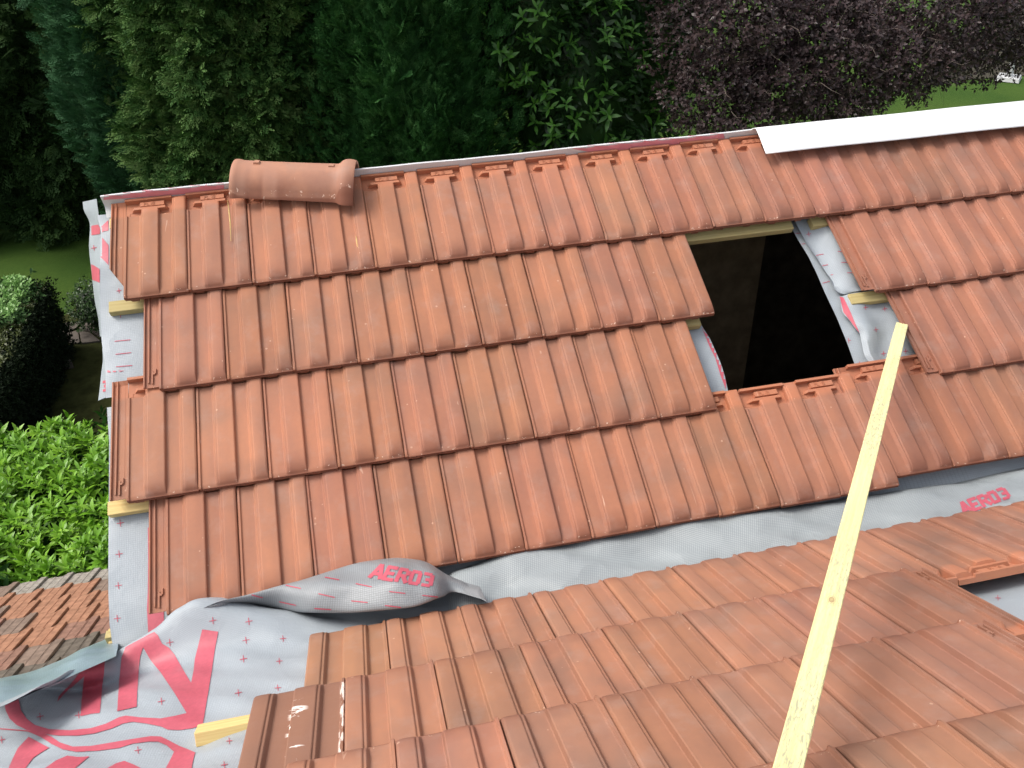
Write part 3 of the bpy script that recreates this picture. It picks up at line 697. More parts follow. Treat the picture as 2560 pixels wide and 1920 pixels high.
grid_obj('valley_membrane', patch([Und2, A, Mid, Bq, Und], 36, 160), [M_DARKSH, M_RED, M_REDD], 'folded back grey flap lettered AERO3 over the valley, left of centre', np.array([0, -.4, .9]), .013, 11, prints=[(1, ft), (2, fd)])
# pale blue underside curling at far left
tp = [(-60, 1712), (0, 1697), (80, 1678), (140, 1656), (210, 1626), (266, 1596), (292, 1600)]
bt = [(-60, 1795), (0, 1769), (60, 1742), (140, 1707), (210, 1676), (262, 1653), (290, 1640)]
A = [near(x, y, -.03) for x, y in tp]; Bq = [near(x, y, .055) for x, y in bt]
Mid = [a * .5 + b * .5 + np.array([0, .02, .015 * math.sin(i * 2.)]) for i, (a, b) in enumerate(zip(A, Bq))]
grid_obj('valley_membrane', patch([[a + np.array([0, .05, -.08]) for a in A], A, Mid, Bq], 30, 60), [M_BLUE], 'pale blue curling underside of a sheet between the old roof and the red logo', np.array([0, -.5, .8]), .008, 12)
# near slope base membrane
rws = [[NP(u, v, -.088) for u in np.linspace(-4, 21, 60)] for v in np.linspace(.80, 9, 40)]
rws2 = [[NP(max(u, -.4 + .0 * v) if v < .95 else u, v, -.088) for u in np.linspace(-4, 21, 200)] for v in np.linspace(.80, 9, 90)]
grid_obj('roof_membrane', rws2, [M_SHEET, M_RED, M_REDD], 'pale grey membrane bared beyond the right end of the near tile rows', nN, .003, 13,
         prints=[(1, [[(2446, 1524), (2501, 1545), (2562, 1568), (2590, 1580), (2590, 1605), (2562, 1594), (2490, 1560)]]), (2, cross(2495, 1496, 7, 1.4, .0))])

# ------------------------------------------------------------------ the house under the roofs
XL, XR = -.065, 4.6
house = empty('house', (0, 0, -6.2), 'pale rendered house carrying both tiled slopes with a dark attic opening', 'house')
def quad(name, P, m, parent=None):
    me = mesh(name, P, [tuple(range(len(P)))]); o = link(name, me, m)
    if parent: o.parent = parent; o.matrix_parent_inverse = parent.matrix_world.inverted() if False else Matrix.Translation((0, 0, 6.2))
    return o
def prism(name, prof, x0, x1, m):
    V = [np.array([x, y, z]) for x in (x0, x1) for y, z in prof]; n = len(prof)
    Fs = [tuple(range(n)), tuple(range(2 * n - 1, n - 1, -1))] + [(k, k + n, (k + 1) % n + n, (k + 1) % n) for k in range(n)]
    o = link(name, mesh(name, V, Fs), m, house); o.matrix_parent_inverse = Matrix.Translation((0, 0, 6.2)); return o
apex = FP(0, -.2, -.10); val = FP(0, 4.286, -.12); eave = apex + np.array([0, 1.9, -1.12])
# gable wall at the left under the far slope, and the walls below
prism('wall', [(apex[1], apex[2]), (val[1], val[2]), (val[1], -6.2), (eave[1] - .25, -6.2), (eave[1] - .25, eave[2] + .13)], XL + .02, XL + .22, M_RENDER)
prism('wall', [(apex[1], apex[2]), (val[1], val[2]), (val[1], -6.2), (eave[1] - .25, -6.2), (eave[1] - .25, eave[2] + .13)], XR + .003, XR + .2, M_RENDER)
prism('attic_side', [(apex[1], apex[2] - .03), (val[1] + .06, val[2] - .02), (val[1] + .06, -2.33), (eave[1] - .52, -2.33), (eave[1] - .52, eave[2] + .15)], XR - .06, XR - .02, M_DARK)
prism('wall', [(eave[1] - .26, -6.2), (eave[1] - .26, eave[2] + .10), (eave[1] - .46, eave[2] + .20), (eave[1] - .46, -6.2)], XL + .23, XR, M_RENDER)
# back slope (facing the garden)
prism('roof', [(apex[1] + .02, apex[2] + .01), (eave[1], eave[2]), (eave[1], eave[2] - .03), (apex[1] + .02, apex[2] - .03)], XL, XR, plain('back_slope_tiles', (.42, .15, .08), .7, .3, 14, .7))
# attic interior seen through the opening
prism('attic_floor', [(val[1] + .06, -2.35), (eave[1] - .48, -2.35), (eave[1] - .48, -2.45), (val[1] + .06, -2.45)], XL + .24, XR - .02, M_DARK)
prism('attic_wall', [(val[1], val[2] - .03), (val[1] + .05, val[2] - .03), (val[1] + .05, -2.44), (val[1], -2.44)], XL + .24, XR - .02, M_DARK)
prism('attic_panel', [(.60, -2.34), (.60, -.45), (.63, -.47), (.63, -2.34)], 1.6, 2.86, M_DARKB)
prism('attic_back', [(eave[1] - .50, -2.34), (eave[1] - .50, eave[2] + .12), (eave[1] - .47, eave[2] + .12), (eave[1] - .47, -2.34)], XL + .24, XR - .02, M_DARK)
prism('near_roof_deck', [tuple(NP(0, .86, -.10)[1:]), tuple(NP(0, 9, -.10)[1:]), tuple(NP(0, 9, -.14)[1:]), tuple(NP(0, .86, -.14)[1:])], -.30, XR, M_WOODT)
prism('near_roof_deck', [tuple(NP(0, 1.35, -.10)[1:]), tuple(NP(0, 9, -.10)[1:]), tuple(NP(0, 9, -.14)[1:]), tuple(NP(0, 1.35, -.14)[1:])], -.45, -.305, M_WOODT)

# ------------------------------------------------------------------ foliage
def leaf_mat(name, cols, rough=.5, spec=.35, trans=.0, clump=1.2, rnd=.5):
    m, N, L, b = mat(name, rough, spec)
    g = N.new('ShaderNodeNewGeometry'); tc = N.new('ShaderNodeTexCoord')
    r = g.outputs['Random Per Island']
    n = noise(N, L, tc.outputs['Object'], clump, 3, .6)
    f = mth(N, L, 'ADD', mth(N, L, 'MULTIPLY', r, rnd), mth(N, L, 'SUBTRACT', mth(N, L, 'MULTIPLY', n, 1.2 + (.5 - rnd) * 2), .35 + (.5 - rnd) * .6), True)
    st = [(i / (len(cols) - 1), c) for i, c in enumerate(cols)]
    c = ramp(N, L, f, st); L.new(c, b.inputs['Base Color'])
    if trans:
        tr = N.new('ShaderNodeBsdfTranslucent'); L.new(c, tr.inputs[0]); ms = N.new('ShaderNodeMixShader'); ms.inputs[0].default_value = trans
        out = N['Material Output']; L.new(b.outputs[0], ms.inputs[1]); L.new(tr.outputs[0], ms.inputs[2]); L.new(ms.outputs[0], out.inputs[0])
    return m
def frames(D, roll):
    """orthonormal frames: y along D"""
    D = D / np.linalg.norm(D, axis=1, keepdims=True); a = np.tile(np.array([[0., 0, 1]]), (len(D), 1)); a[np.abs(D[:, 2]) > .92] = (1, 0, 0)
    X = np.cross(D, a); X /= np.linalg.norm(X, axis=1, keepdims=True); Z = np.cross(X, D)
    c, s = np.cos(roll)[:, None], np.sin(roll)[:, None]
    return X * c + Z * s, D, Z * c - X * s
def scatter(tv, tf, P, D, roll, size):
    X, Y, Z = frames(D, roll); t = np.asarray(tv, float); n, k = len(P), len(t)
    sz = np.asarray(size).reshape(-1, 1, 1)
    V = P[:, None, :] + sz * (t[None, :, 0:1] * X[:, None] + t[None, :, 1:2] * Y[:, None] + t[None, :, 2:3] * Z[:, None])
    F = (np.asarray(tf)[None] + (np.arange(n) * k)[:, None, None]).reshape(-1, len(tf[0]))
    return V.reshape(-1, 3), F
def join(parts):
    Vs, Fs, o = [], [], 0
    for V, F in parts: Vs.append(V); Fs.append(F + o); o += len(V)
    return np.concatenate(Vs), np.concatenate(Fs)
# leaf templates (quads)
LEAF = ([(0, 0, 0), (.16, .3, .035), (.17, .62, .03), (0, 1, -.08), (-.17, .62, .03), (-.16, .3, .035), (0, .33, 0), (0, .66, -.01)],
        [(0, 1, 6, 6), (6, 1, 2, 7), (7, 2, 3, 3), (0, 6, 5, 5), (6, 7, 4, 5), (7, 3, 4, 4)])
LEAF = ([(0, 0, 0), (.125, .30, .035), (.14, .62, .02), (0, 1, -.16), (-.14, .62, .02), (-.125, .30, .035), (0, .33, -.01), (0, .66, -.02)],
        [(0, 1, 6, 5), (1, 2, 7, 6), (6, 7, 4, 5), (7, 2, 3, 4)])
OVAL = ([(0, 0, 0), (.27, .45, .06), (0, 1, -.04), (-.27, .45, .06)], [(0, 1, 2, 3)])
def spray(lobes=7, seed=1, w=.085, droop=.15, curl=1.0):
    r = random.Random(seed); V, F = [], []
    def ribbon(p, d, l, w0, tw=0.0):
        b = len(V); nx, ny = -d[1], d[0]
        for t, ww in ((0, w0 * .5), (.55, w0), (1, 0)):
            x, y = p[0] + d[0] * l * t, p[1] + d[1] * l * t; z = -droop * (x * x + y * y) * curl + tw * t
            if ww: V.append((x + nx * ww / 2, y + ny * ww / 2, z + .012)); V.append((x - nx * ww / 2, y - ny * ww / 2, z - .012))
            else: V.append((x, y, z))
        F.append((b, b + 1, b + 3, b + 2)); F.append((b + 2, b + 3, b + 4, b + 4))
    ribbon((0, 0), (0, 1), 1, w)
    for i in range(1, lobes + 1):
        t = i / (lobes + 1); s = 1 if i % 2 else -1
        for sgn in (s, -s):
            l = (.58 * (1 - t) + .14) * r.uniform(.7, 1.2)
            a = math.radians(r.uniform(32, 52)); d = (sgn * math.sin(a), math.cos(a)); tw = r.uniform(-.06, .06); ribbon((0, t), d, l, w, tw)
            for q in (.4, .7):
                pp = (d[0] * l * q, t + d[1] * l * q); a2 = a * .2; ribbon(pp, (sgn * math.sin(a2), math.cos(a2)), l * .42, w * .8, tw)
                a3 = a * 1.9; ribbon(pp, (sgn * math.sin(a3), math.cos(a3)), l * .32, w * .8, tw)
    return V, [f if f[2] != f[3] else f for f in F]
def shell(n, prof, thick, zr, rng, facing=None):
    """points on a lumpy column: prof(t)->radius for t in 0..1 (base..top), zr=(z0,z1), thick: inward scatter"""
    t = rng.random(n); th = rng.random(n) * 2 * np.pi
    if facing is not None: th = facing + rng.normal(0, 1.05, n)
    r0 = np.array([prof(a) for a in t])
    lump = 1 + .10 * np.sin(th * 5 + t * 9) + .08 * np.sin(th * 11 - t * 23 + 1) + .07 * np.sin(th * 3 + t * 31)
    r = r0 * lump * (1 - thick * rng.random(n) ** 1.5)
    P = np.stack([np.cos(th) * r, np.sin(th) * r, zr[0] + (zr[1] - zr[0]) * t], 1)
    out = np.stack([np.cos(th), np.sin(th), np.zeros(n)], 1)
    return P, out, t
def blob(prof, zr, k=.78, nz=24, nt=36):
    V, F = [], []
    for j in range(nz + 1):
        t = j / nz
        for i in range(nt):
            a = 2 * np.pi * i / nt; r = max(prof(t), .02) * k * (1 + .1 * math.sin(a * 5 + t * 9) + .06 * math.sin(a * 9 - t * 23))
            V.append((math.cos(a) * r, math.sin(a) * r, zr[0] + (zr[1] - zr[0]) * t))
    for j in range(nz):
        for i in range(nt): F.append((j * nt + i, j * nt + (i + 1) % nt, (j + 1) * nt + (i + 1) % nt, (j + 1) * nt + i))
    return np.array(V), np.array(F)
GZ = -6.2
def trunk(root, h, r, m, lean=(0, 0), limbs=0, rng=random):
    V, F = [], []
    def tube(pts, rad):
        k = 7
        for i, p in enumerate(pts):
            d = (pts[min(i + 1, len(pts) - 1)] - pts[max(i - 1, 0)]).normalized(); a = d.orthogonal().normalized(); b_ = d.cross(a)
            for j in range(k):
                an = 2 * math.pi * j / k; V.append(p + (a * math.cos(an) + b_ * math.sin(an)) * rad[i])
        n0 = len(V) - k * len(pts)
        for i in range(len(pts) - 1):
            for j in range(k): F.append((n0 + i * k + j, n0 + i * k + (j + 1) % k, n0 + (i + 1) * k + (j + 1) % k, n0 + (i + 1) * k + j))
    n = 8; pts = [Vector((lean[0] * t + .04 * math.sin(t * 7), lean[1] * t, h * t)) for t in [i / n for i in range(n + 1)]]
    tube(pts, [r * (1 - .75 * i / n) for i in range(n + 1)])
    for q in range(limbs):
        s = pts[rng.randrange(1, n)]; a = rng.random() * 6.28; L_ = h * rng.uniform(.25, .5)
        pp = [s + Vector((math.cos(a) * L_ * t + .05 * math.sin(9 * t + q), math.sin(a) * L_ * t, L_ * (.7 * t + .15 * t * t))) for t in (0, .25, .5, .75, 1)]
        tube(pp, [r * .45 * (1 - .8 * t) for t in (0, .25, .5, .75, 1)])
    return link('trunk', mesh('trunk', V, F, True), m, root)
M_BARK = plain('bark', (.10, .075, .055), .9, .1, 20, .6)
def conifer(name, label, x, y, ztop, prof, n, size, cols, seed, up=.25, w=.085, sprays=3, facing=-1.6, droop=.2, rough=.6, clump=1.2):
    rng = np.random.default_rng(seed); root = empty(name, (x, y, GZ), label, 'tree', 'evergreen trees behind the roof'); zr = (.15, ztop - GZ)
    parts = [blob(prof, zr, .80)]
    for s in range(sprays):
        k = n // sprays; P, O, t = shell(k, prof, .22, zr, rng, facing)
        D = O + np.array([0, 0, up]) + rng.normal(0, .42, (k, 3))
        P = P - O * .03
        parts.append(scatter(*spray(5 + s, seed * 7 + s, w, droop), P, D, rng.normal(0, .9, k), size * rng.uniform(.6, 1.3, k)))
    V, F = join(parts)
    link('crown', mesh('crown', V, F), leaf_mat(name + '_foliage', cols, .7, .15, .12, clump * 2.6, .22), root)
    trunk(root, (ztop - GZ) * .8, .16, M_BARK)
    return root
def cone(rb, tp, mid=.35): return lambda t: rb * (min(1, .75 + t / mid * .25) if t < mid else (1 - ((t - mid) / (1 - mid)) ** 1.6 * (1 - tp)))
# tall evergreens, from the left
conifer('conifer', 'dark green conifer mass rising at the far upper left', -5.2, 17.5, 4.2, cone(3.5, .5), 9000, .42, [(0.014, 0.036, 0.011), (0.039, 0.087, 0.025), (0.098, 0.175, 0.045)], 11, up=.1, w=.06, clump=.5)
conifer('conifer', 'dark conifer reaching down to the lawn behind the left gable', -2.0, 14.6, 3.4, cone(2.0, .5), 8000, .36, [(0.014, 0.034, 0.011), (0.036, 0.081, 0.025), (0.084, 0.154, 0.042)], 12, up=.1, w=.06, clump=.6)
conifer('blue_cypress', 'bluish green cypress beside the dark conifer at upper left', -2.2, 12.2, 3.6, cone(1.15, .6), 10000, .22, [(0.018, 0.055, 0.024), (0.042, 0.125, 0.050), (0.10, 0.235, 0.105)], 13, up=.9, w=.06, clump=1.0)
conifer('thuja', 'broad thuja with bronze tipped fans behind the ridge tile', -.45, 11.3, 3.4, cone(1.75, .85), 15000, .25, [(0.011, 0.036, 0.008), (0.042, 0.112, 0.025), (0.119, 0.217, 0.059), (0.21, 0.28, 0.115)], 14, up=.3, w=.075, droop=.35, clump=1.6)
conifer('thuja', 'green thuja partly behind the bronze tipped one, left of the cypress', .8, 11.6, 3.4, cone(1.55, .85), 12000, .24, [(0.008, 0.036, 0.008), (0.042, 0.119, 0.028), (0.154, 0.280, 0.084)], 15, up=.35, w=.07, droop=.3, clump=1.6)
conifer('cypress', 'dense dark green cypress with upright sprays left of the laurel', 1.95, 10.4, 3.2, cone(1.5, .85), 14000, .21, [(.010, .045, .012), (.036, .125, .030), (.15, .34, .11)], 16, up=1.3, w=.065, droop=.1, clump=1.8)

def broadleaf(name, label, cat, boxes, n_sh, size, cols, cols_in, seed, leaves=9, tmpl=LEAF, n_in=0, group=None, tip=None, updir=.5, trunkat=None, tsz=(3, .07), trans=.12, inner=True, spread=.8):
    """crown of leafy shoots over a union of ellipsoids (cx,cy,cz,rx,ry,rz)"""
    rng = np.random.default_rng(seed); B = np.array(boxes); cx = trunkat or B[0][:2]
    root = empty(name, (cx[0], cx[1], GZ), label, cat, group); off = np.array([cx[0], cx[1], GZ])
    w = B[:, 3] * B[:, 5] + B[:, 4] * B[:, 5]; w = w / w.sum()
    def surf(n, lo, hi):
        k = rng.choice(len(B), n, p=w); d = rng.normal(0, 1, (n, 3)); d[:, 1] -= .55; d[:, 2] += .25; d /= np.linalg.norm(d, axis=1, keepdims=True)
        lump = 1 + .09 * np.sin(d[:, :1] * 9 + d[:, 2:] * 7 + k[:, None]) + .06 * np.sin(d[:, :1] * 17 - d[:, 2:] * 13)
        P = B[k, :3] + d * B[k, 3:6] * rng.uniform(lo, hi, (n, 1)) * lump
        return P, d
    P, d = surf(n_sh, .80, 1.02); ax = d * .8 + np.array([0, -.1, updir]) + rng.normal(0, .28, (n_sh, 3)); ax /= np.linalg.norm(ax, axis=1, keepdims=True)
    PP, DD, RR, SS = [], [], [], []
    ss = size * rng.uniform(.75, 1.2, n_sh); X, Y, Z = frames(ax, rng.random(n_sh) * 6)
    for i in range(leaves):
        a = i * 2.4; up = .15 + i / leaves * 1.25 * spread / .8
        D = (X * math.cos(a) + Z * math.sin(a)) * rng.uniform(.5, 1.15, (n_sh, 1)) + Y * (up - .12)
        PP.append(P + Y * (ss * (i / leaves * .9))[:, None]); DD.append(D + rng.normal(0, .12, D.shape)); SS.append(ss * (1.05 - .45 * i / leaves))
        # roll so that the leaf's face looks along the shoot
        RR.append(np.full(n_sh, 0.0))
    PP, DD, SS = map(np.concatenate, (PP, DD, SS))
    AX = np.tile(Y, (leaves, 1)); Yd = DD / np.linalg.norm(DD, axis=1, keepdims=True)
    Xf = np.cross(Yd, AX); Xf /= np.linalg.norm(Xf, axis=1, keepdims=True) + 1e-9; Zf = np.cross(Xf, Yd)
    t = np.asarray(tmpl[0]); sz = SS[:, None, None]
    V = PP[:, None] + sz * (t[None, :, 0:1] * Xf[:, None] + t[None, :, 1:2] * Yd[:, None] + t[None, :, 2:3] * Zf[:, None])
    F = (np.asarray(tmpl[1])[None] + (np.arange(len(PP)) * len(t))[:, None, None]).reshape(-1, 4)
    ntip = len(F)
    parts = [(V.reshape(-1, 3), F)]
    if n_in:
        P2, d2 = surf(n_in, .55, .93)
        parts.append(scatter(tmpl[0], tmpl[1], P2, d2 + rng.normal(0, .7, (n_in, 3)) + np.array([0, 0, -.2]), rng.random(n_in) * 6, size * rng.uniform(.8, 1.2, n_in)))
    if inner:
        for b in boxes:
            Vb, Fb = blob(lambda t: math.sqrt(max(0, 1 - (2 * t - 1) ** 2)), (-1, 1), 1, 14, 24); Vb = Vb * np.array(b[3:6]) * .72 + np.array(b[:3]); parts.append((Vb, Fb))
    V, F = join(parts); V = V - off
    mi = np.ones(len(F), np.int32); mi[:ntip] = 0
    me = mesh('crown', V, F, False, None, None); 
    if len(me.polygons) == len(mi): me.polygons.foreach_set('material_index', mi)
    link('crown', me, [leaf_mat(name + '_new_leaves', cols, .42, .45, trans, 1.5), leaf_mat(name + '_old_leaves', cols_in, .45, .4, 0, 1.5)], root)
    trunk(root, tsz[0], tsz[1], M_BARK, limbs=5, rng=random.Random(seed))
    return root
# cherry laurel behind the ridge
p1 = aty(1420, 150, 9.3)
broadleaf('laurel_tree', 'glossy green laurel with bright young shoots behind the middle of the ridge', 'tree',
          [(4.9, 10.6, -2.6, 1.75, 1.3, 3.4), (3.9, 10.3, -1.2, 1.2, 1.1, 1.9), (6.0, 10.9, -1.3, 1.3, 1.2, 1.8), (5.0, 10.6, .2, 1.9, 1.3, 1.3)],
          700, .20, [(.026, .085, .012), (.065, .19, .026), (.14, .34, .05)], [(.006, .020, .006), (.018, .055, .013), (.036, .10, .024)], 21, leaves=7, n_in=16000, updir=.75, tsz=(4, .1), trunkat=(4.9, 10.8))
# purple leaved plum
bx = []
for px, py, Y, rx, rz in ((1830, 60, 8.6, 1.3, 1.0), (2050, 150, 8.4, 1.4, 1.0), (2300, 40, 8.8, 1.5, .95), (2480, 60, 9.2, 1.3, .9), (1790, 230, 8.2, .8, .7), (2230, 150, 8.3, 1.2, .6), (1990, 20, 9.2, 1.6, .9), (2570, 70, 9.4, .8, .55), (1960, 200, 8.0, .8, .45), (1840, 290, 8.0, .8, .35), (2080, 250, 7.9, .8, .22)):
    p = aty(px, py, Y); bx.append((p[0], p[1], p[2], rx, rx * .75, rz))
broadleaf('purple_plum', 'dark purple leaved plum tree behind the white ridge capping', 'tree', bx, 5600, .072, [(.028, .018, .018), (.060, .037, .038), (.12, .08, .082)],
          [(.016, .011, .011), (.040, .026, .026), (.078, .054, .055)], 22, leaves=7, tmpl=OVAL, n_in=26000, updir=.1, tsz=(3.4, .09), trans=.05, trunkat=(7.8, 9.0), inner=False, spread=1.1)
# bare twigs of the plum, drawn into its crown
pl = bpy.data.objects['purple_plum']; V, F = [], []; rr = random.Random(5)
for i in range(420):
    b = rr.choice(bx); d = Vector((rr.gauss(0, 1), -abs(rr.gauss(0, 1)), rr.gauss(0, 1))).normalized(); p = Vector((b[0] + d.x * b[3] * .75, b[1] + d.y * b[4] * .75, b[2] + d.z * b[5] * .8)) - pl.location
    dr = (d + Vector((rr.gauss(0, .6), rr.gauss(0, .6), rr.gauss(.1, .6)))).normalized(); side = dr.orthogonal().normalized()
    L_ = rr.uniform(.2, .55); k = len(V)
    for t in (0, .33, .66, 1):
        q = p + dr * L_ * t + side * .05 * math.sin(t * 5 + i); wd = .005 * (1.1 - t)
        V += [q + side * wd, q + dr.cross(side) * wd, q - side * wd]
    for s in range(3):
        for j in range(3): F.append((k + s * 3 + j, k + s * 3 + (j + 1) % 3, k + s * 3 + 3 + (j + 1) % 3, k + s * 3 + 3 + j))
link('twigs', mesh('twigs', V, F), plain('grey_twigs', (.16, .13, .11), .8, .2), pl)['kind'] = 'stuff'

def hedge(name, label, x0, x1, y0, y1, z1, n_sh, size, cols, cols_in, seed, leaves, tmpl, n_side, z0=GZ, cat='hedge', bump_=.16, updir=1.0, scale_in=1.0):
    rng = np.random.default_rng(seed); root = empty(name, ((x0 + x1) / 2, (y0 + y1) / 2, GZ), label, cat); off = np.array([(x0 + x1) / 2, (y0 + y1) / 2, GZ])
    def hz(x, y): return bump_ * (np.sin(x * 2.3 + 1) * np.sin(y * 3.1) * .5 + np.sin(x * 6.1 - y * 4) * .3 + np.sin(x * 11 + y * 13) * .2)
    # top shoots
    n = n_sh; P = np.stack([rng.uniform(x0, x1, n), rng.uniform(y0, y1, n), np.zeros(n)], 1); P[:, 2] = z1 + hz(P[:, 0], P[:, 1]) - rng.random(n) ** 2 * size * 1.4
    ax = np.array([0, 0, updir]) + rng.normal(0, .35, (n, 3)); ax[:, 2] = np.abs(ax[:, 2]) + .25
    m = n_side; k = rng.integers(0, 3, m)   # front, back? and right faces
    Q = np.stack([rng.uniform(x0, x1, m), rng.uniform(y0, y1, m), rng.uniform(z0, z1, m)], 1); nn = np.zeros((m, 3))
    Q[k == 0, 0] = x1; nn[k == 0, 0] = 1; Q[k == 1, 1] = y0; nn[k == 1, 1] = -1; Q[k == 2, 1] = y1; nn[k == 2, 1] = 1
    Q += rng.normal(0, .05, Q.shape); ax2 = nn + np.array([0, 0, .5]) + rng.normal(0, .3, (m, 3))
    def shoots(P, ax, mult):
        ax = ax / np.linalg.norm(ax, axis=1, keepdims=True); n = len(P); ss = size * mult * rng.uniform(.75, 1.25, n); X, Y, Z = frames(ax, rng.random(n) * 6)
        PP, DD, SS = [], [], []
        for i in range(leaves):
            a = i * 2.4; D = (X * math.cos(a) + Z * math.sin(a)) + Y * (.25 + 1.3 * i / leaves)
            PP.append(P + Y * (ss * i / leaves * .9)[:, None]); DD.append(D + rng.normal(0, .12, D.shape)); SS.append(ss * (1.05 - .45 * i / leaves))
        PP, DD, SS = map(np.concatenate, (PP, DD, SS)); AX = np.tile(Y, (leaves, 1)); Yd = DD / np.linalg.norm(DD, axis=1, keepdims=True)
        Xf = np.cross(Yd, AX); Xf /= np.linalg.norm(Xf, axis=1, keepdims=True) + 1e-9; Zf = np.cross(Xf, Yd); t = np.asarray(tmpl[0])
        V = PP[:, None] + SS[:, None, None] * (t[None, :, 0:1] * Xf[:, None] + t[None, :, 1:2] * Yd[:, None] + t[None, :, 2:3] * Zf[:, None])
        return V.reshape(-1, 3), (np.asarray(tmpl[1])[None] + (np.arange(len(PP)) * len(t))[:, None, None]).reshape(-1, 4)
    a = shoots(P, ax, 1); ntop = len(a[1]); b = shoots(Q, ax2, scale_in)
    P3 = P.copy()[: n]; P3[:, 2] -= size * 1.0; P3[:, :2] += rng.normal(0, .1, (n, 2)); c = shoots(P3, np.array([0, 0, .8]) + rng.normal(0, .6, (n, 3)), 1.0)
    i_ = .12
    bv = np.array([(x, y, z) for z in (z0, z1 - size * 1.5) for x, y in ((x0 + i_, y0 + i_), (x1 - i_, y0 + i_), (x1 - i_, y1 - i_), (x0 + i_, y1 - i_))]); bf = np.array([(0, 3, 2, 1), (4, 5, 6, 7), (0, 1, 5, 4), (1, 2, 6, 5), (2, 3, 7, 6), (3, 0, 4, 7)])
    V, F = join([a, b, c, (bv, bf)]); mi = np.ones(len(F), np.int32); mi[:ntop] = 0
    me = mesh('foliage', V - off, F)
    if len(me.polygons) == len(mi): me.polygons.foreach_set('material_index', mi)
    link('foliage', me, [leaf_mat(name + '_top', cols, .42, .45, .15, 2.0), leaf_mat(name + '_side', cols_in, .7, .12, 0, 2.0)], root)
    return root
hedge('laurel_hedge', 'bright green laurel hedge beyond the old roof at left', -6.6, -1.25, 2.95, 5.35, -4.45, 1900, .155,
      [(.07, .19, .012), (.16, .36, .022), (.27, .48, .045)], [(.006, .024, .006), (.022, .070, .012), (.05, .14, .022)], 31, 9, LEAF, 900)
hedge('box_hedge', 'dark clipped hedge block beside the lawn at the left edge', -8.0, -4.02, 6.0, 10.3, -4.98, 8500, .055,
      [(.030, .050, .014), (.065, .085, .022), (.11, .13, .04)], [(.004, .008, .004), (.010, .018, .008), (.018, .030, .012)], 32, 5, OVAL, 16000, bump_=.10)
# ivy on the hedge's far end
hedge('ivy', 'light green ivy growing over the far end of the dark hedge', -7.0, -4.15, 9.0, 10.25, -4.86, 1700, .085,
      [(.12, .26, .06), (.20, .38, .10), (.28, .46, .16)], [(.02, .05, .02), (.06, .12, .04), (.1, .2, .06)], 33, 5, OVAL, 300, z0=-5.3, cat='ivy', bump_=.14)
p = atz(232, 800, GZ + .35)
broadleaf('small_shrub', 'small round dark shrub on the lawn by the stone path', 'shrub', [(p[0] + .15, p[1] + .3, GZ + .45, .55, .45, .5)], 500, .06, [(.02, .05, .012), (.04, .09, .02), (.06, .12, .03)],
          [(.006, .015, .006), (.015, .03, .01), (.02, .04, .015)], 34, leaves=6, tmpl=OVAL, n_in=800, tsz=(.4, .03))
# evergreen hedge that closes the view behind everything
def backdrop_hedge():
    rng = np.random.default_rng(41); root = empty('boundary_hedge', (-2, 22, GZ), 'tall dark boundary hedge closing the garden behind the trees', 'hedge')
    n = 9000; P = np.stack([rng.uniform(-12, 13, n), rng.uniform(-.25, .35, n), rng.uniform(0, 9.5, n)], 1); P[:, 1] += .3 * np.sin(P[:, 0] * 1.7) + .2 * np.sin(P[:, 2] * 2.3)
    D = np.array([0, -1, .3]) + rng.normal(0, .5, (n, 3)); a = scatter(*spray(5, 3, .1, .2), P, D, rng.normal(0, 1, n), rng.uniform(.35, .65, n))
    bv = np.array([(-12, .2, 0), (13, .2, 0), (13, .2, 9), (-12, .2, 9), (-12, 1.2, 0), (13, 1.2, 0), (13, 1.2, 9), (-12, 1.2, 9)]); bf = np.array([(0, 1, 2, 3), (5, 4, 7, 6), (3, 2, 6, 7), (1, 5, 6, 2), (4, 0, 3, 7)])
    V, F = join([a, (bv, bf)]); link('foliage', mesh('foliage', V, F), leaf_mat('boundary_foliage', [(.006, .014, .006), (.014, .032, .011), (.03, .055, .018)], .6, .2), root)
backdrop_hedge()

# ------------------------------------------------------------------ ground
def lawn_mat():
    m, N, L, b = mat('lawn_grass', .9, .1); tc = N.new('ShaderNodeTexCoord'); o = tc.outputs['Object']
    n1 = noise(N, L, o, .5, 3); n2 = noise(N, L, o, 14, 5, .7); n3 = noise(N, L, o, 70, 3, .7); n4 = noise(N, L, o, 1.3, 3, .6)
    c = mix(N, L, ramp(N, L, n1, [(.35, 0.), (.65, 1.)]), (.048, .100, .017), (.078, .135, .024))
    c = mix(N, L, mth(N, L, 'MULTIPLY', ramp(N, L, n2, [(.35, 0.), (.7, 1.)]), .45), c, (.022, .058, .010))
    c = mix(N, L, mth(N, L, 'MULTIPLY', ramp(N, L, n3, [(.45, 0.), (.7, 1.)]), .4), c, (.075, .14, .025))
    L.new(c, b.inputs['Base Color']); bump(N, L, b, n3, .8, .03); return m
s = 150
tag(link('ground', mesh('ground', [(-s, -s, GZ), (s, -s, GZ), (s, s, GZ), (-s, s, GZ)], [(0, 1, 2, 3)]), lawn_mat()), kind='structure')
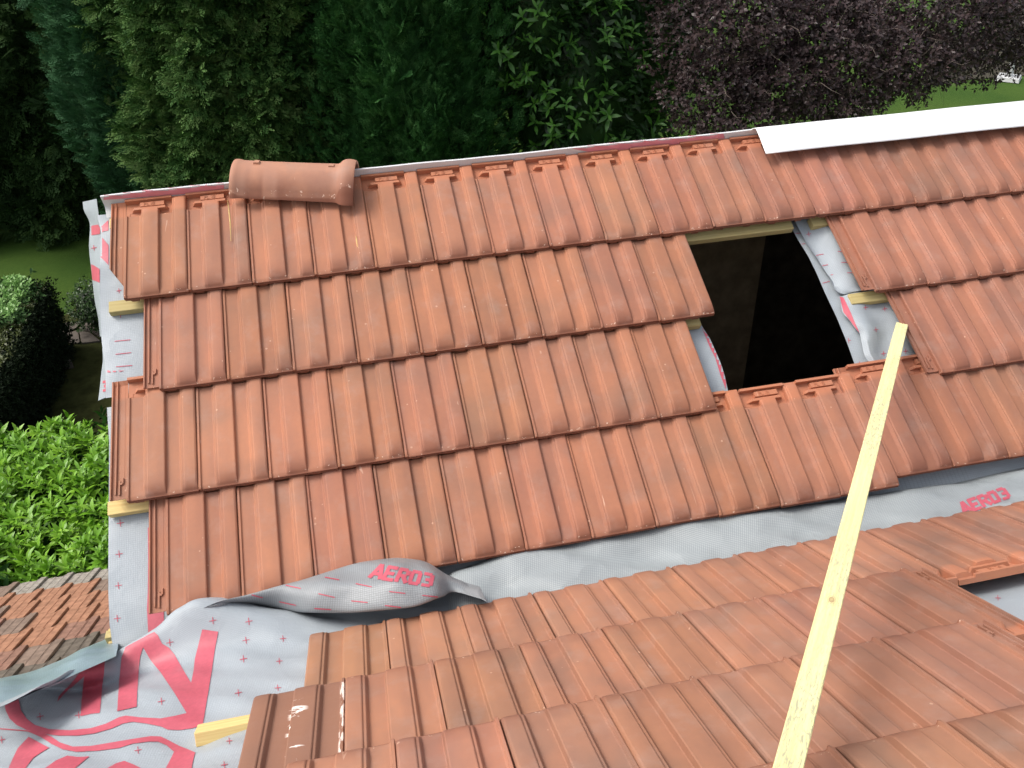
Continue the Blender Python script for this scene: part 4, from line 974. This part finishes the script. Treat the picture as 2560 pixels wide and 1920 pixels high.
# soil and litter by the hedge and path, lawn shade put into its colour
def slab(name, pts, z, h, m, kind=None, jag=0):
    n = len(pts); V = [(p[0], p[1], z + h) for p in pts] + [(p[0], p[1], z) for p in pts]
    F = [tuple(range(n))] + [(k, k + n, (k + 1) % n + n, (k + 1) % n) for k in range(n)]
    me = mesh(name, V, F); bm = bmesh.new(); bm.from_mesh(me); bmesh.ops.recalc_face_normals(bm, faces=bm.faces); bm.to_mesh(me); bm.free()
    o = link(name, me, m)
    if kind: o['kind'] = kind
    return o
M_SOIL = plain('shade_painted_soil', (.052, .058, .020), .95, .05, 5, .5, .02)
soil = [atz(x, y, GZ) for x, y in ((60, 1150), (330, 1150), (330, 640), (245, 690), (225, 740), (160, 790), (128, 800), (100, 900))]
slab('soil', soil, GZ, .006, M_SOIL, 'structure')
M_STONE = plain('grey_stone', (.135, .115, .10), .85, .2, 5, .7, .004)
path = empty('stone_path', atz(190, 830, GZ), 'crazy paved stone path patch by the lawn at left', 'path')
def stone(pts):
    P = [atz(x, y, GZ + .03) for x, y in pts]; o = slab('paving_stone', [(p[0] - path.location.x, p[1] - path.location.y) for p in P], .005, .03, M_STONE); o.parent = path
for pts in ([(150, 808), (172, 806), (168, 822), (148, 850), (141, 842)], [(176, 806), (205, 803), (190, 820), (172, 828)], [(209, 803), (228, 806), (226, 828), (196, 824)],
            [(170, 832), (194, 826), (200, 858), (150, 856)], [(198, 828), (226, 832), (250, 852), (204, 858)], [(232, 808), (262, 815), (262, 850), (230, 830)]): stone(pts)
st = [(138, 876), (150, 874), (172, 892), (180, 905), (160, 908), (136, 900)]
P = [atz(x, y, GZ + .12) for x, y in st]; o = slab('garden_slab', [(p[0], p[1]) for p in P], GZ, .1, M_STONE); tag(o, 'flat grey stone slab leaning by the dark hedge foot', 'stone slab')
# garden beyond the plum: gravel bed, parasol base, stone edging, pot
M_GRAVEL = plain('gravel', (.085, .078, .058), .95, .1, 30, .5, .01)
bed = [atz(x, y, GZ) for x, y in ((2300, 214), (2420, 200), (2560, 190), (2700, 175), (2700, 40), (2560, 60), (2440, 90), (2330, 140))]
slab('gravel_bed', bed, GZ, .02, M_GRAVEL, 'structure')
pb = atz(2521, 196, GZ + .05); root = empty('parasol_base', (pb[0], pb[1], GZ + .02), 'white parasol stand on the lawn at the upper right', 'parasol base')
def disc(name, r0, r1, z0, z1, m, parent, n=20, sq=False):
    V, F = [], []
    for z, r in ((z0, r0), (z1, r1)):
        for k in range(n):
            a = 2 * math.pi * k / n; c = 1 / max(abs(math.cos(a)), abs(math.sin(a))) if sq else 1; V.append((math.cos(a) * r * c, math.sin(a) * r * c, z))
    F = [tuple(range(n))[::-1], tuple(range(n, 2 * n))] + [(k, (k + 1) % n, (k + 1) % n + n, k + n) for k in range(n)]
    return link(name, mesh(name, V, F), m, parent)
M_PB = plain('weathered_white_plastic', (.55, .56, .56), .6); disc('foot', .46, .42, 0, .10, M_PB, root, 4); disc('sleeve', .09, .08, .101, .62, M_PB, root)
pp = atz(2502, 12, GZ + .4); root = empty('flower_pot', (pp[0], pp[1], GZ), 'round purple flower pot at the top right corner', 'pot')
M_PURP = plain('purple_glaze', (.07, .02, .06), .4, .5); disc('pot_body', .42, .62, 0, .85, M_PURP, root); disc('rim', .66, .66, .851, .95, M_PURP, root)
A_, B_ = atz(2490, 42, GZ), atz(2640, 96, GZ); o = slab('edging_stone', [(A_[0], A_[1]), (B_[0], B_[1]), (B_[0] + .25, B_[1] + .35), (A_[0] + .25, A_[1] + .35)], GZ, .3, M_STONE)
tag(o, 'low grey stone edging of the bed at the top right corner', 'edging')

# ------------------------------------------------------------------ old weathered roof at lower left
def old_roof():
    H = -.85; w = .21; g = .37
    root = empty('old_roof', (-1.6, 0, GZ), 'old weathered tiled roof of mixed orange and black tiles at lower left', 'roof')
    def OP(x, v, n=0): return ON + EX * x + dN * v + nN * (n + H)
    c = near(101, 1460, H); v0 = (c - ON) @ dN - .10
    rng = random.Random(3); V, F, MI = [], [], []
    rng = random.Random(9)
    mats = [plain('old_orange_clay', (.44, .225, .14), .85, .2, 18, .62), plain('old_red_clay', (.34, .19, .14), .85, .2, 18, .6), plain('old_blackened_clay', (.19, .16, .13), .9, .2, 22, .5),
            plain('old_grey_brown_clay', (.29, .21, .165), .85, .2, 18, .6), plain('lichen_clay', (.42, .38, .33), .9, .1, 30, .5)]
    prof = [(0, .016), (.012, .024), (.22, .024), (.235, .010), (.255, .006), (.27, .016), (.29, .016), (.31, .006), (.335, .012), (.35, .012), (.37, .004), (.64, .003), (.68, .007), (.90, .006), (1.0, .004)]
    for r in range(9):
        for k in range(-19, 2):
            x0 = -1.0 + (k + .5 * (r % 2)) * w + rng.uniform(-.004, .004); va = v0 + r * g + rng.uniform(-.012, .012)
            if x0 > -.45: continue
            a = rng.random(); m = 4 if r == 0 and a < .75 else (0 if a < .38 else 1 if a < .6 else 2 if a < .78 else 3)
            cl = math.sin(x0 * 3.1 + r * 1.3) + math.sin(x0 * 7.3 - r * .8) * .6 + rng.uniform(-.7, .7)
            if r: m = 0 if cl < -.5 else 1 if cl < .35 else 3 if cl < 1.0 else 2
            if r in (1, 2) and x0 < -1.3: m = 0 if a < .75 else 3
            b = len(V); np_ = len(prof)
            for v, dn in ((0, .005), (.02, .008), (g * 1.05, -.022)):
                for x, h in prof: V.append(OP(x0 + (1 - x) * w, va + v, h + dn))
            for x, h in prof: V.append(OP(x0 + (1 - x) * w, va, h - .010))
            for j in range(2):
                for i in range(np_ - 1): q = b + j * np_ + i; F.append((q, q + np_, q + np_ + 1, q + 1)); MI.append(m)
            for i in range(np_ - 1): F.append((b + i, b + i + 1, b + 3 * np_ + i + 1, b + 3 * np_ + i)); MI.append(m)
            F.append((b, b + np_, b + 2 * np_, b + 3 * np_)); MI.append(m)
    me = mesh('tile_field', V, F, False, None, MI); o = link('tile_field', me, mats, root); o.matrix_parent_inverse = Matrix.Translation((1.6, 0, -GZ))
    # deck and wall below
    a0, a1 = OP(0, v0 + .05, -.03), OP(0, v0 + 9 * g, -.03)
    def pr(name, prof, x0, x1, m):
        V = [np.array([x, y, z]) for x in (x0, x1) for y, z in prof]; n = len(prof)
        Fs = [tuple(range(n)), tuple(range(2 * n - 1, n - 1, -1))] + [(k, k + n, (k + 1) % n + n, (k + 1) % n) for k in range(n)]
        o = link(name, mesh(name, V, Fs), m, root); o.matrix_parent_inverse = Matrix.Translation((1.6, 0, -GZ))
    pr('deck', [(a0[1], a0[2]), (a1[1], a1[2]), (a1[1], a1[2] - .05), (a0[1], a0[2] - .05)], -4.8, -.5, M_WOODT)
    pr('wall', [(a0[1] - .3, a0[2] + .06), (a0[1] - .5, a0[2] + .15), (a0[1] - .5, GZ), (a0[1] - .3, GZ)], -4.8, -.5, M_RENDER)
old_roof()
print('faces', sum(len(o.data.polygons) for o in scn.objects if o.type == 'MESH'))
